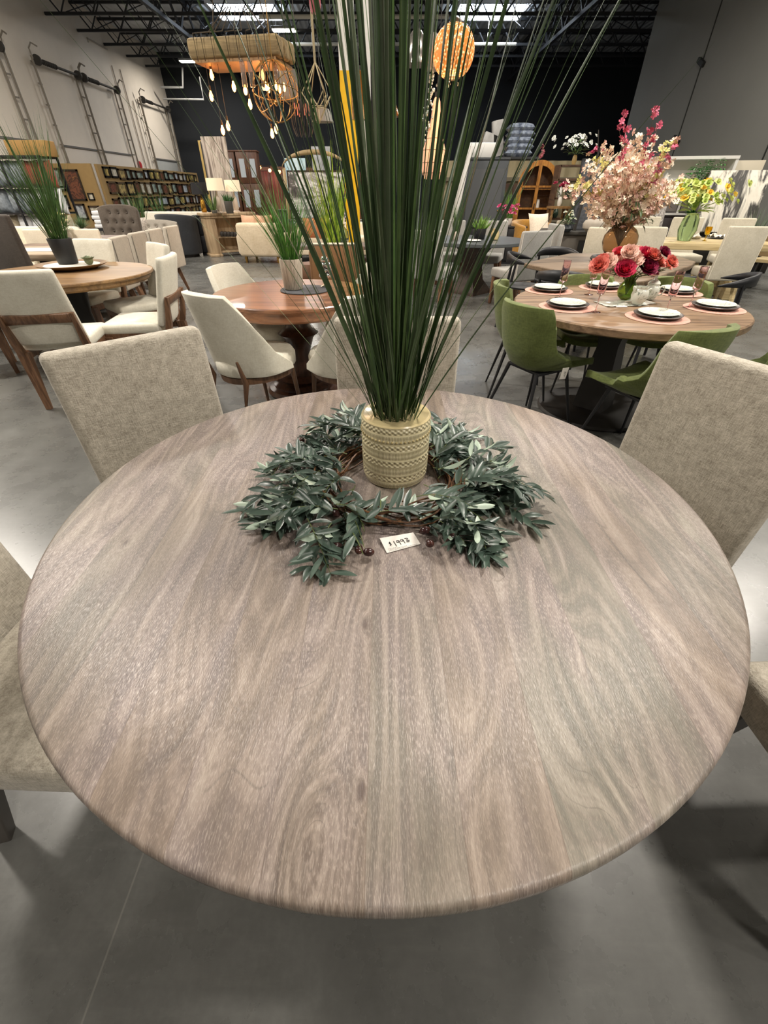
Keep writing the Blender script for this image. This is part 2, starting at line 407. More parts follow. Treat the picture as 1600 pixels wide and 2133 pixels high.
# ================================================================ hero table
TX, TY, TR_, TZ = 0.0, .851, .76, .76
def table_mat():
    m, nt, b = newmat('cerused_tabletop')
    v = coords(nt); sp = nt.nodes.new('ShaderNodeSeparateXYZ'); L(nt, v, sp.inputs[0]); X, Y = sp.outputs[0], sp.outputs[1]
    PW = .118
    wob = sock(nt, nz(nt, coords(nt, (0, .0, 1)), 1, 0), 0.0, 'MULTIPLY')
    xs = sock(nt, X, .0215, 'ADD')
    pid = sock(nt, sock(nt, xs, PW, 'DIVIDE'), None, 'FLOOR')
    wn = nt.nodes.new('ShaderNodeTexWhiteNoise'); wn.noise_dimensions = '1D'; L(nt, pid, wn.inputs['W'])
    rs = nt.nodes.new('ShaderNodeSeparateColor'); L(nt, wn.outputs['Color'], rs.inputs[0]); r1, r2, r3 = rs.outputs
    # knots: lens-shaped disturbances
    kn = [(at(753,1648,TZ), .011, 1.0), (at(640,1765,TZ), .034, 2.2), (at(1010,940,TZ), .10, 2.4), (at(760,1300,TZ), .009, .8), (at(180,1500,TZ), .12, 1.8), (at(1240,1480,TZ), .10, 1.8), (at(480,1000,TZ), .05, 1.2), (at(262,1130,TZ), .008, .7), (at(1030,1745,TZ), .05, 1.1)]
    ksum = None; kcore = None
    for i, (p, s, amp) in enumerate(kn):
        dx = sock(nt, sock(nt, X, -(p.x-TX), 'ADD'), 1/s, 'MULTIPLY'); dy = sock(nt, sock(nt, Y, -(p.y-TY), 'ADD'), .42/s, 'MULTIPLY')
        d2 = sock(nt, sock(nt, dx, dx, 'MULTIPLY'), sock(nt, dy, dy, 'MULTIPLY'), 'ADD')
        e = sock(nt, 2.718, sock(nt, d2, -1.0, 'MULTIPLY'), 'POWER')
        q = sock(nt, e, amp, 'MULTIPLY'); ksum = q if ksum is None else sock(nt, ksum, q, 'ADD')
        if i == 1: swirl = sock(nt, sock(nt, sock(nt, sock(nt, d2, None, 'SQRT'), 15.0, 'MULTIPLY'), None, 'SINE'), sock(nt, 2.718, sock(nt, d2, -.9, 'MULTIPLY'), 'POWER'), 'MULTIPLY')
        if i in (0, 3, 7):
            c_ = sock(nt, sock(nt, d2, .22, 'LESS_THAN'), 1.0, 'MULTIPLY'); c_ = sock(nt, 2.718, sock(nt, sock(nt, d2, d2, 'MULTIPLY'), -9.0, 'MULTIPLY'), 'POWER')
            kcore = c_ if kcore is None else sock(nt, kcore, c_, 'MAXIMUM')
    # low frequency field -> cathedral contour lines
    cb = nt.nodes.new('ShaderNodeCombineXYZ')
    L(nt, sock(nt, X, 5.0, 'MULTIPLY'), cb.inputs[0]); L(nt, sock(nt, Y, 1.05, 'MULTIPLY'), cb.inputs[1]); L(nt, sock(nt, pid, 7.3, 'MULTIPLY'), cb.inputs[2])
    lo = nz(nt, cb.outputs[0], .95, 2.0, .45, .35)
    fld = sock(nt, sock(nt, lo, 9.0, 'MULTIPLY'), sock(nt, ksum, .9, 'MULTIPLY'), 'ADD')
    ring = sock(nt, sock(nt, fld, 11.0, 'MULTIPLY'), None, 'SINE'); ring2 = sock(nt, sock(nt, fld, 31.0, 'MULTIPLY'), None, 'SINE')
    # streak noise following the field
    cb2 = nt.nodes.new('ShaderNodeCombineXYZ')
    L(nt, sock(nt, sock(nt, X, 40.0, 'MULTIPLY'), sock(nt, fld, 1.15, 'MULTIPLY'), 'ADD'), cb2.inputs[0]); L(nt, sock(nt, Y, 1.9, 'MULTIPLY'), cb2.inputs[1]); L(nt, sock(nt, pid, 3.1, 'MULTIPLY'), cb2.inputs[2])
    st = nz(nt, cb2.outputs[0], 1.4, 5, .62, .2)
    cb3 = nt.nodes.new('ShaderNodeCombineXYZ')
    L(nt, sock(nt, sock(nt, X, 620.0, 'MULTIPLY'), sock(nt, fld, 3.0, 'MULTIPLY'), 'ADD'), cb3.inputs[0]); L(nt, sock(nt, Y, 105.0, 'MULTIPLY'), cb3.inputs[1]); L(nt, pid, cb3.inputs[2])
    pore = nz(nt, cb3.outputs[0], 1.0, 2, .6, .15)
    cb4 = nt.nodes.new('ShaderNodeCombineXYZ')
    L(nt, sock(nt, X, 3.0, 'MULTIPLY'), cb4.inputs[0]); L(nt, sock(nt, Y, 1.0, 'MULTIPLY'), cb4.inputs[1]); L(nt, sock(nt, pid, 5.7, 'MULTIPLY'), cb4.inputs[2])
    bl = nz(nt, cb4.outputs[0], 2.2, 3, .55)
    base = ramp(nt, sock(nt, sock(nt, st, .75, 'MULTIPLY'), sock(nt, ring, .06, 'MULTIPLY'), 'ADD'), [(.30, '#43382f'), (.39, '#6a5c50'), (.47, '#84766a'), (.58, '#a09385')])
    # plank hue shifts: pinkish / olive / warm
    hue = mixc(nt, r1, '#917f70', '#868679'); hue = mixc(nt, ramp(nt, bl, [(.42, 0.0), (.6, 1.0)]), hue, '#928482')
    col = mixc(nt, .45, base, hue)
    col = mixc(nt, sock(nt, ramp(nt, ring2, [(.5, 0.0), (1.0, 1.0)]), .20, 'MULTIPLY'), col, '#5a4b43')
    dk = ramp(nt, st, [(.26, 1.0), (.36, 0.0)]); col = mixc(nt, sock(nt, dk, .7, 'MULTIPLY'), col, '#4e443e')
    vl = sock(nt, sock(nt, sock(nt, fld, 7.5, 'MULTIPLY'), None, 'SINE'), None, 'ABSOLUTE'); vl = ramp(nt, vl, [(.0, 1.0), (.10, 0.0)])
    vm = ramp(nt, nz(nt, coords(nt, (2.2, .8, 1), loc=(3,1,0)), 2.4, 2, .5), [(.46, 0.0), (.58, 1.0)]); col = mixc(nt, sock(nt, sock(nt, vl, vm, 'MULTIPLY'), .55, 'MULTIPLY'), col, '#574c44')
    col = mixc(nt, sock(nt, sock(nt, swirl, 0, 'MAXIMUM'), .55, 'MULTIPLY'), col, '#54453c')
    val = sock(nt, sock(nt, r2, .20, 'MULTIPLY'), .90, 'ADD')
    vv = nt.nodes.new('ShaderNodeHueSaturation'); L(nt, col, vv.inputs['Color']); L(nt, val, vv.inputs['Value']); vv.inputs['Saturation'].default_value = .92; col = vv.outputs[0]
    pm = ramp(nt, pore, [(.52, 0.0), (.62, 1.0)]); pmask = sock(nt, pm, ramp(nt, bl, [(.35, .10), (.62, .38)]), 'MULTIPLY')
    col = mixc(nt, pmask, col, '#bfb3a7')
    pd = ramp(nt, pore, [(.36, 1.0), (.44, 0.0)]); col = mixc(nt, sock(nt, pd, .18, 'MULTIPLY'), col, '#54463c')
    col = mixc(nt, sock(nt, kcore, .8, 'MULTIPLY'), col, '#4b3d37')
    fr = sock(nt, sock(nt, sock(nt, sock(nt, xs, PW, 'DIVIDE'), None, 'FRACT'), -.5, 'ADD'), None, 'ABSOLUTE')
    seam = sock(nt, fr, .4955, 'GREATER_THAN'); col = mixc(nt, sock(nt, seam, .45, 'MULTIPLY'), col, '#5a4b41')
    L(nt, col, b.inputs['Base Color'])
    L(nt, ramp(nt, pore, [(.35, .5), (.65, .33)]), b.inputs['Roughness'])
    b.inputs['Specular IOR Level'].default_value = .55
    h = sock(nt, sock(nt, pore, .8, 'MULTIPLY'), sock(nt, st, .9, 'MULTIPLY'), 'ADD'); h = sock(nt, h, sock(nt, seam, -.5, 'MULTIPLY'), 'ADD')
    bump(nt, b, h, .5, .0016)
    return m
edge_wood = wood('#6a5547', '#8d7767', rough=.5, scale=2, axis=0)
t = thing('dining_table', 'large round dining table with cerused taupe plank top in the foreground', 'table', (TX, TY, 0))
g = G(); rr = TR_
prof = [(1e-5, TZ), (.3, TZ), (.6, TZ), (rr-.010, TZ), (rr-.004, TZ-.002), (rr, TZ-.008), (rr, TZ-.024), (rr-.006, TZ-.034), (rr-.02, TZ-.036), (1e-5, TZ-.036)]
lathe(g, prof[::-1], 160); o = mk('tabletop', g, table_mat(), t, ang=50)
g = G(); lathe(g, [(1e-5,.0),(.34,.0),(.34,.05),(.30,.07),(.16,.09),(.11,.16),(.10,.30),(.13,.46),(.10,.58),(.14,.66),(.26,.70),(.40,.724),(1e-5,.724)], 48)
mk('pedestal', g, edge_wood, t)
# ================================================================ patterned pot with tall grass
PX, PY = .03, .975
t = thing('potted_grass', 'very tall dark green faux grass in a patterned yellow-beige ceramic pot, centre of the foreground table', 'potted plant', (PX, PY, TZ))
def pot_mat():
    m, nt, b = newmat('embossed_glaze'); v = coords(nt); sp = nt.nodes.new('ShaderNodeSeparateXYZ'); L(nt, v, sp.inputs[0])
    A = sock(nt, sp.outputs[1], sp.outputs[0], 'ARCTAN2'); Z = sp.outputs[2]
    def wave(k, z0, amp):  # height variation around
        return sock(nt, sock(nt, sock(nt, A, float(k), 'MULTIPLY'), None, 'SINE'), amp, 'MULTIPLY')
    lines = sock(nt, sock(nt, Z, 2*PI/.0135, 'MULTIPLY'), None, 'SINE')
    zig = sock(nt, sock(nt, sock(nt, Z, 2*PI/.0135, 'MULTIPLY'), sock(nt, sock(nt, A, 60.0, 'MULTIPLY'), None, 'SINE'), 'MULTIPLY'), None, 'SINE')
    vert = sock(nt, sock(nt, A, 150.0, 'MULTIPLY'), None, 'SINE')
    band = sock(nt, sock(nt, Z, 2*PI/.044, 'MULTIPLY'), None, 'SINE')
    b1 = sock(nt, band, 0.25, 'GREATER_THAN'); b2 = sock(nt, band, -.45, 'LESS_THAN')
    arcs = sock(nt, sock(nt, sock(nt, A, 40.0, 'MULTIPLY'), None, 'SINE'), sock(nt, sock(nt, Z, 2*PI/.011, 'MULTIPLY'), None, 'SINE'), 'MULTIPLY')
    h = sock(nt, sock(nt, b1, vert, 'MULTIPLY'), sock(nt, b2, sock(nt, arcs, 1.4, 'MULTIPLY'), 'MULTIPLY'), 'ADD')
    h = sock(nt, h, sock(nt, lines, .6, 'MULTIPLY'), 'ADD')
    col = ramp(nt, sock(nt, sock(nt, h, .2, 'MULTIPLY'), .5, 'ADD'), [(.2, '#a09474'), (.5, '#cec39c'), (.8, '#e8dfbf')])
    L(nt, col, b.inputs['Base Color']); b.inputs['Roughness'].default_value = .33
    bump(nt, b, h, .55, .002); return m
pm = pot_mat()
Rp, Hp = .087, .176
g = G(); lathe(g, [(1e-5,0),(Rp*.90,0),(Rp*.95,.004),(Rp*.985,.02),(Rp,.06),(Rp,Hp-.006),(Rp-.001,Hp-.002),(Rp-.004,Hp),(Rp-.007,Hp-.002),(Rp-.009,Hp-.02),(Rp-.009,.12)], 96)
o = mk('pot', g, pm, t)
g = G()
for i in range(52):
    a = 2*PI*i/52; ball(g, .0032, ((Rp)*math.cos(a), (Rp)*math.sin(a), Hp-.038), n=6)
mk('bead_band', g, plain('#b9a878', .35), o)
g = G(); lathe(g, [(Rp-.0095, Hp-.001), (Rp-.007, Hp+.0008), (Rp-.003, Hp+.0008), (Rp-.0005, Hp-.002)], 96); mk('rim', g, plain('#cbbb8e', .22), o)
random.seed(5)
g = G(); lathe(g, [(1e-5, .150),(.05,.150),(Rp-.010,.146)], 32)
for i in range(260):
    a = random.uniform(0, 2*PI); r = random.uniform(0, Rp-.014); ball(g, random.uniform(.002,.005), (r*math.cos(a), r*math.sin(a), .150), n=4)
mk('potting_filler', g, plain('#181511', .9), t)
def blades(g, n, r0, h0, h1, sp0, sp1, w0, w1, rnd, bend=.25, zb=0, seg=9, asym=0, thin=.25, droop=0, fan=1.0):
    for i in range(n):
        a = rnd.uniform(0, 2*PI); rb = r0*math.sqrt(rnd.random())
        base = Vector((rb*math.cos(a), rb*math.sin(a), zb))
        a2 = a + rnd.gauss(0, .5)
        tilt = rnd.uniform(sp0, sp1) * (rb/r0*.6+.4)
        hh = rnd.uniform(h0, h1); wd = rnd.uniform(w0, w1)*(.45 if rnd.random() < thin else 1)
        d = Vector((math.cos(a2)*math.sin(tilt), math.sin(a2)*math.sin(tilt)*fan, math.cos(tilt)))
        side = Vector((-math.sin(a2), math.cos(a2), 0)); tw = rnd.uniform(-1.2, 1.2)
        side = (Matrix.Rotation(tw, 3, d.normalized()) @ side)
        out = Vector((math.cos(a2), math.sin(a2), -.0)); bd = rnd.uniform(.3, 1.0)*bend
        vs = []; fs = []
        for k in range(seg+1):
            s = k/seg; p = base + d*hh*s + out*(bd*hh*s*s*.5) - Vector((0,0,1))*(droop*hh*s**3)
            w_ = wd*(.55+.45*min(1, s*5))*max(.04, (1-s**2.2))
            nrm = side.cross(d).normalized()
            vs += [p - side*w_/2 + nrm*w_*.22, p, p + side*w_/2 + nrm*w_*.22]
        for k in range(seg):
            q = 3*k; fs += [(q, q+1, q+4, q+3), (q+1, q+2, q+5, q+4)]
        g.add(vs, fs)
    return g
gr_dark = leafmat('#33472b', '#485e38', rough=.38); gr_mid = leafmat('#43602f', '#5e7c42', rough=.42)
rnd = random.Random(11); g = G()
blades(g, 34, .045, .9, 1.35, .0, .12, .010, .0165, rnd, .06, zb=.15, thin=.2); blades(g, 18, .05, .75, 1.3, .12, .30, .008, .015, rnd, .12, zb=.15, thin=.3)
blades(g, 40, .05, .5, .95, .15, .44, .007, .013, rnd, .22, zb=.15, thin=.45)
blades(g, 26, .045, .35, .75, .2, .6, .004, .008, rnd, .3, zb=.15, thin=.5)
mk('grass_blades', g, gr_dark, t, ang=180)
g = G(); blades(g, 30, .05, .55, 1.1, .06, .36, .005, .0095, rnd, .2, zb=.15, thin=.4); blades(g, 16, .05, .7, 1.0, .45, .72, .0016, .0026, rnd, .25, zb=.15)
mk('light_blades', g, gr_mid, t, ang=180)
# ================================================================ olive wreath
WX, WY = .02, .925
t = thing('olive_wreath', 'faux olive branch wreath with dark olives lying around the beige pot', 'wreath', (WX, WY, TZ))
def leaf(g, base, d, up, ln, wd, curl, fold=.25, seg=5):
    d = d.normalized(); side = d.cross(up)
    if side.length < 1e-3: side = d.cross(Vector((1,0,0)))
    side.normalize(); n = side.cross(d).normalized(); vs = []; fs = []
    for k in range(seg+1):
        s = k/seg; p = base + d*ln*s*(1-.18*abs(curl)*s) + n*curl*ln*(s*s)*.55
        w_ = wd*max(.03, math.sin(PI*min(1, (s*.93+.05)))**.8)
        vs += [p - side*w_/2 + n*w_*fold, p, p + side*w_/2 + n*w_*fold]
    for k in range(seg):
        q = 3*k; fs += [(q, q+1, q+4, q+3), (q+1, q+2, q+5, q+4)]
    g.add(vs, fs)
rnd = random.Random(23); gl = G(); gs = G(); tw = G(); ol = []
for i in range(14):       # twig ring
    r = .165+rnd.uniform(-.03,.03); z = rnd.uniform(.008,.035); ph = rnd.uniform(0,6)
    tube(tw, [((r+.012*math.sin(3*a+ph))*math.cos(a), (r+.012*math.sin(3*a+ph))*math.sin(a), z+.008*math.sin(5*a+ph)) for a in [2*PI*k/40 for k in range(40)]], .0022, 5, closed=True)
mk('twig_ring', tw, wood('#4a3020', '#7a5535', scale=4), t)
XS = [((640,1080),(692,1200)),((735,1110),(772,1192)),((980,1085),(1020,1150)),((610,1030),(545,1095)),((1000,995),(1068,1020)),((690,1090),(650,1180)),((745,880),(712,855)),((600,960),(568,985)),((930,1060),(965,1125)),((960,930),(985,905)),((1020,960),(1050,985)),((760,1075),(900,1062)),((700,1050),(800,1085))]
for i in range(84+len(XS)):
    a = 2*PI*i/84 + rnd.uniform(-.05,.05); r = .175+rnd.uniform(-.065,.055); z = rnd.uniform(.015,.07)
    p = Vector((r*math.cos(a), r*math.sin(a), z)); yaw = a + rnd.choice((1, .9, -.5))*rnd.uniform(.15, 1.35)
    el = rnd.uniform(-.25, .6); ln = rnd.uniform(.09, .165)
    if i >= 84:
        e0, e1 = XS[i-84]; q0_ = at(*e0, TZ+.045) - Vector((WX,WY,TZ)); q1_ = at(*e1, TZ+.012) - Vector((WX,WY,TZ)); p = q0_; dq = q1_-q0_; yaw = math.atan2(dq.y, dq.x); ln = dq.length*.9; el = .12
    d0 = Vector((math.cos(yaw)*math.cos(el), math.sin(yaw)*math.cos(el), math.sin(el))); pts = []
    for k in range(9):
        s = k/8; q = p + d0*ln*s - Vector((0,0,1))*(.055*s*s) ; q.z = max(q.z, .006); pts.append(q)
    for k_ in range(1, 9):
        if -.06 < pts[k_].x < .09 and pts[k_].y < -.20: pts = pts[:k_]; break
    if len(pts) < 2: continue
    tube(gs, pts, [.0013*(1-.5*k/8) for k in range(len(pts))], 4)
    for k in range(1, len(pts)):
        dd = (pts[k]-pts[k-1]).normalized()
        for sgn in ((-1, 1) if k < len(pts)-1 else (-1, 0, 1)):
            if rnd.random() < .08 or (-.07 < pts[k].x < .10 and pts[k].y < -.20): continue
            sd = dd.cross(Vector((0,0,1))).normalized()
            ld = dd*rnd.uniform(.5,1.1) + sd*sgn*rnd.uniform(.5,1.1) + Vector((0,0,rnd.uniform(-.25,.65)))
            lf = rnd.uniform(.042,.068); tp = pts[k]+ld.normalized()*lf
            if -.055 < tp.x < .09 and tp.y < -.195: continue
            if pts[k].z + ld.normalized().z*lf < .004: ld.z = abs(ld.z)*.2
            up = Vector((rnd.uniform(-.5,.5), rnd.uniform(-.5,.5), 1 if rnd.random() < .84 else -1))
            leaf(gl, pts[k], ld, up, lf, rnd.uniform(.0125,.0195), rnd.uniform(-.75,.35))
mk('olive_leaves', gl, leafmat('#4b5c50', '#33423a', back='#a8b8a6', rough=.34), t, ang=180)
mk('sprig_stems', gs, plain('#5f6b3a', .6), t)
olv = plain('#2a1a1c', .22, var=.3, scale=30, c2='#4a2a22')
def olive(p): 
    g = G(); lathe(g, [(1e-5,-.0125),(.004,-.0115),(.0085,-.005),(.0092,.001),(.0075,.007),(.004,.011),(.0008,.0145)], 14)
    o = mk('olive', g, olv, t, (p[0]-WX, p[1]-WY, p[2]-TZ), (R(100)+rnd.uniform(-.4,.4), rnd.uniform(-.4,.4), rnd.uniform(0,6))); return o
for (x, y) in ((628,917),(572,975),(588,1052),(748,1145),(768,1150),(1018,870+118),(1020,1005),(993,1030),(885,1105),(895,1132),(940,1120),(730,945),(700,1138),(1040,1040),(700,1070)): olive(at(x, y, TZ+.018))
for (x, y) in ((1015,985),(1012,1002)): olive(at(x, y, TZ+.055))
# price card
c0, c1, c2, c3 = at(791,1119,TZ+.006), at(862,1112,TZ+.006), at(876,1133,TZ+.003), at(806,1152,TZ+.003)
tl, tr = at(791,1121,TZ+.010), at(861,1109,TZ+.010); bl_, br_ = at(806,1152,TZ+.002), at(876,1133,TZ+.002)
g = G(); g.add([tl, tr, br_, bl_, tl-Vector((0,0,.0006)), tr-Vector((0,0,.0006)), br_-Vector((0,0,.0006)), bl_-Vector((0,0,.0006))], [(0,3,2,1),(4,5,6,7),(0,1,5,4),(1,2,6,5),(2,3,7,6),(3,0,4,7)])
pc = mk('price_card', g, plain('#d9d3cb', .3, var=.04), t, (-WX,-WY,-TZ), smooth=False); tag(pc, 'white hand-written price card')
def cardp(u, v, dz=.0006): 
    a = tl.lerp(tr, u); b_ = bl_.lerp(br_, u); p = a.lerp(b_, v); p.z += dz; return p
strokes = [ # handwriting: $ 1 9 9 5 (u,v)
 [(.23,.42),(.19,.40),(.18,.47),(.22,.50),(.23,.56),(.18,.60)], [(.21,.36),(.20,.64)],
 [(.33,.38),(.34,.74)],
 [(.47,.40),(.42,.38),(.40,.48),(.44,.53),(.48,.44),(.48,.40),(.48,.70)],
 [(.59,.38),(.54,.37),(.52,.47),(.56,.52),(.60,.42),(.60,.38),(.61,.68)],
 [(.66,.34),(.74,.36),(.75,.44),(.68,.46)], [(.66,.62),(.74,.64),(.77,.54),(.68,.53)]]
g = G()
for s_ in strokes: tube(g, [cardp(u, v) for u, v in s_], .0007, 5)
mk('price_writing', g, plain('#14120f', .5), pc)
g = G(); rnd = random.Random(3)
for row, (u0, u1) in enumerate(((.08,.36),(.08,.62),(.08,.9))):
    u = u0
    while u < u1: 
        l_ = rnd.uniform(.02,.05); tube(g, [cardp(u, .80+.07*row, .0004), cardp(u+l_, .80+.07*row, .0004)], .0003, 4); u += l_+.015
mk('fine_print', g, plain('#2a2722', .6), pc)
# ================================================================ upholstered parsons chairs
linen = fabric('#8f8778', '#c6beaf', 330, blotch=40, bmp=.6)
legd = plain('#4a4540', .5, var=.1)
def parsons(name, lab, cat='chair', w=.48, hb=1.0, fab=linen, legm=legd, back_t=.085, loc=(0,0,0), rz=0, group=None, lean=.04, depth=.50, piping=None, side_panel=True, flare=0):
    t = thing(name, lab, cat, loc, rz, group)
    g = G(); box(g, w, depth, .12, (0, .02, .42), bev=.028, seg=3); mk('seat', g, fab, t, ang=180)
    yb = -.02-depth/2
    def bk(u, v, s):
        x = (u-.5)*(w+flare*v); z = .36 + (hb-.36)*v
        return None
    g = G(); bm = bmesh.new(); bmesh.ops.create_cube(bm, size=1)
    bmesh.ops.scale(bm, vec=(w, back_t, hb-.36), verts=bm.verts)
    for v in bm.verts:
        k = (v.co.z/(hb-.36)+.5); v.co.y -= lean*k; v.co.x *= 1+flare*k
        if v.co.y < -lean*k: v.co.y += .02*k
    bmesh.ops.bevel(bm, geom=bm.edges[:], offset=.022, segments=3, affect='EDGES', profile=.5); bm.verts.index_update()
    g.add([v.co.copy() for v in bm.verts], [[v.index for v in f.verts] for f in bm.faces], TR((0, yb-.01, .36+(hb-.36)/2))); bm.free()
    bkx = mk('backrest', g, fab, t, ang=180)
    if piping:
        g = G(); y0 = yb-.01+back_t/2*0
        pt = lambda s, k: (s*w*.5*(1+flare*k)-s*.002, yb-.01-lean*k-back_t*.42+.02*k, .38+(hb-.40)*k)
        tube(g, [pt(-1, k) for k in (0,.25,.5,.75,.97)] + [pt(-.9, 1.0), pt(.9, 1.0)] + [pt(1, k) for k in (.97,.75,.5,.25,0)], .005, 6)
        mk('piping', g, piping, bkx)
    for sx in (-1, 1):
        for sy in (-1, 1):
            g = G(); x = sx*(w/2-.05); y = .02+sy*(depth/2-.06)
            top = Vector((x, y, .37)); bot = Vector((x+sx*.035, y+(.0 if sy > 0 else -.09), 0))
            tube(g, [bot, top], [.018, .034], 4, sq=True); mk('leg', g, legm, t, bev=.004)
    return t
p0 = parsons('upholstered_chair', 'beige linen upholstered chair behind the left rim of the foreground table', loc=(-.615, 1.175, 0), rz=R(-136), group='linen chairs around the foreground table')
GRP = 'linen chairs around the foreground table'
dup(p0, (.735, 1.03, 0), R(116.6), 'beige linen upholstered chair behind the right rim of the foreground table', GRP)
dup(p0, (.05, 1.375, 0), R(180), 'beige linen upholstered chair half hidden behind the tall grass at the far rim', GRP)
dup(p0, (-.75, .575, 0), R(-92), 'beige linen upholstered chair cut by the left picture edge, dark leg showing', GRP)
dup(p0, (1.13, .355, 0), R(92), 'beige linen upholstered chair cut by the right picture edge, only a seat corner showing', GRP)
# ================================================================ middle distance: three laid tables
ivory = fabric('#c9c3b2', '#dedacb', 200, sheen=.1, bmp=.15, blotch=10)
cream = fabric('#cbbfa9', '#ded4c0', 200, bmp=.15, blotch=10)
stone = fabric('#9a9488', '#b3ada2', 200, bmp=.2, blotch=10)
walnut = wood('#573d2b', '#7f5e45', rough=.4, scale=2, axis=2)
oak = wood('#6f5438', '#96764f', rough=.4, scale=1.0, axis=0)
mahog = wood('#5f3b28', '#97684a', rough=.28, scale=.8, axis=0, coat=.3)
black = plain('#15161a', .45, var=.1)
def round_top(r, z, th, lip=True):
    g = G()
    if lip: prof = [(1e-5, z-th), (r-.05, z-th), (r-.035, z-th+.015), (r-.035, z-.035), (r-.012, z-.03), (r, z-.02), (r, z-.006), (r-.006, z), (1e-5, z)]
    else: prof = [(1e-5, z-th), (r-.01, z-th), (r, z-th+.008), (r, z-.008), (r-.008, z), (1e-5, z)]
    lathe(g, prof, 96); return g
# ---- left oak table
lt = thing('dining_table', 'round light oak dining table at left, ringed by white chairs', 'table', (-3.02, 4.52, 0))
mk('tabletop', round_top(.76, .76, .075), oak, lt)
g = G(); lathe(g, [(1e-5,0),(.36,0),(.38,.02),(.36,.05),(.2,.08),(.1,.14),(.085,.4),(.12,.6),(.22,.69),(1e-5,.69)], 40); mk('pedestal', g, plain('#20201f', .5), lt)
# ---- middle mahogany table
mt = thing('dining_table', 'small round red-brown pedestal table left of the tall grass', 'table', (-.69, 3.54, 0))
mk('tabletop', round_top(.6, .76, .10), mahog, mt)
g = G(); lathe(g, [(1e-5,0),(.30,0),(.31,.02),(.29,.05),(.25,.06),(.25,.075),(.22,.085),(.19,.10),(.20,.12),(.17,.135),(.12,.15),(.10,.2),(.085,.34),(.12,.44),(.16,.47),(.12,.50),(.10,.53),(.10,.62),(.15,.66),(1e-5,.66)], 48)
mk('pedestal', g, wood('#2c1b13', '#4a2e20', rough=.3, scale=2, axis=2), mt)
# ---- right table with place settings
tan_wood = wood('#67513d', '#94795e', rough=.38, scale=.9, axis=0)
GX, GY = 1.64, 3.12
gt = thing('dining_table', 'round brown table laid with six pink place settings at right', 'table', (GX, GY, 0))
mk('tabletop', round_top(.73, .76, .05, False), tan_wood, gt)
g = G(); lathe(g, [(1e-5,0),(.40,0),(.41,.012),(.40,.03),(.1,.04),(1e-5,.04)], 48); lathe(g, [(1e-5,.03),(.16,.03),(.13,.3),(.10,.5),(.14,.66),(.24,.71),(1e-5,.71)], 4); mk('pedestal', g, plain('#1d1a18', .5, var=.1), gt)
# ---------------------------------------------------------------- chairs
def wood_chair(name, lab, loc, rz, group=None):
    t = thing(name, lab, 'chair', loc, rz, group); w = .47
    g = G(); box(g, w, .48, .085, (0, .02, .455), bev=.03, seg=3); mk('seat', g, ivory, t, ang=180)
    g = G()
    def bf(u, v):
        x = (u-.5)*w*(1-.03*v); z = .47+.49*v; y = -.22 - .13*v + .03*(1-(2*u-1)**2)*-1
        return (x, y, z)
    sheet(g, bf, 10, 8); mk('backrest', g, ivory, t, solid=.055, off=0, ang=180, bev=.018)
    g = G(); box(g, w-.02, .025, .065, (0, -.322, .655), rot=(R(14),0,0), bev=.004)
    for s in (-1, 1): tube(g, [(s*(w/2-.008), -.335, .69), (s*(w/2-.008), -.30, .50), (s*(w/2-.012), -.255, .36)], [.014,.022,.026], 4, sq=True)
    box(g, w-.03, .022, .06, (0, .235, .395)); 
    for s in (-1, 1): box(g, .022, .46, .06, (s*(w/2-.02), .01, .395))
    mk('chair_frame', g, walnut, t, bev=.003)
    for s in (-1, 1):
        g = G(); tube(g, [(s*(w/2-.03), .22, 0), (s*(w/2-.02), .215, .40)], [.016,.032], 4, sq=True); mk('leg', g, walnut, t)
        g = G(); tube(g, [(s*(w/2-.02), -.31, 0), (s*(w/2-.015), -.26, .42)], [.018,.034], 4, sq=True); mk('leg', g, walnut, t)
    return t
WG = 'white chairs with walnut frames around the oak table'
wc = wood_chair('wood_frame_chair', 'white upholstered chair with walnut frame seen from behind, nearest at the oak table', (-2.52, 3.48, 0), R(14), WG)
tg = G(); box(tg, .03, .004, .07, (.25, -.26, .36), rot=(0, R(-15), 0)); tag(mk('swing_tag', tg, plain('#e4ded2', .6), wc), 'small white price tag')
def wdup(loc, rz, lab):
    r = wc.copy(); C.objects.link(r); r.location = loc; r.rotation_euler = (0,0,rz); r['label'] = lab
    for ch in wc.children:
        if ch.name.startswith('swing'): continue
        c = ch.copy(); C.objects.link(c); c.parent = r
    return r
wdup((-2.12, 3.92, 0), R(97), 'white walnut-framed chair right of the oak table, the nearer of the pair side by side')
wdup((-2.50, 4.66, 0), R(136), 'white walnut-framed chair right of the oak table, the farther of the pair side by side')
wdup((-3.22, 5.02, 0), R(170), 'white walnut-framed chair on the far side of the oak table, behind the black pot')
wdup((-3.78, 3.98, 0), R(-52), 'white walnut-framed chair cut by the left edge, seat and front leg showing')
wdup((-3.85, 4.75, 0), R(-100), 'white walnut-framed chair on the left side of the oak table, mostly out of view')
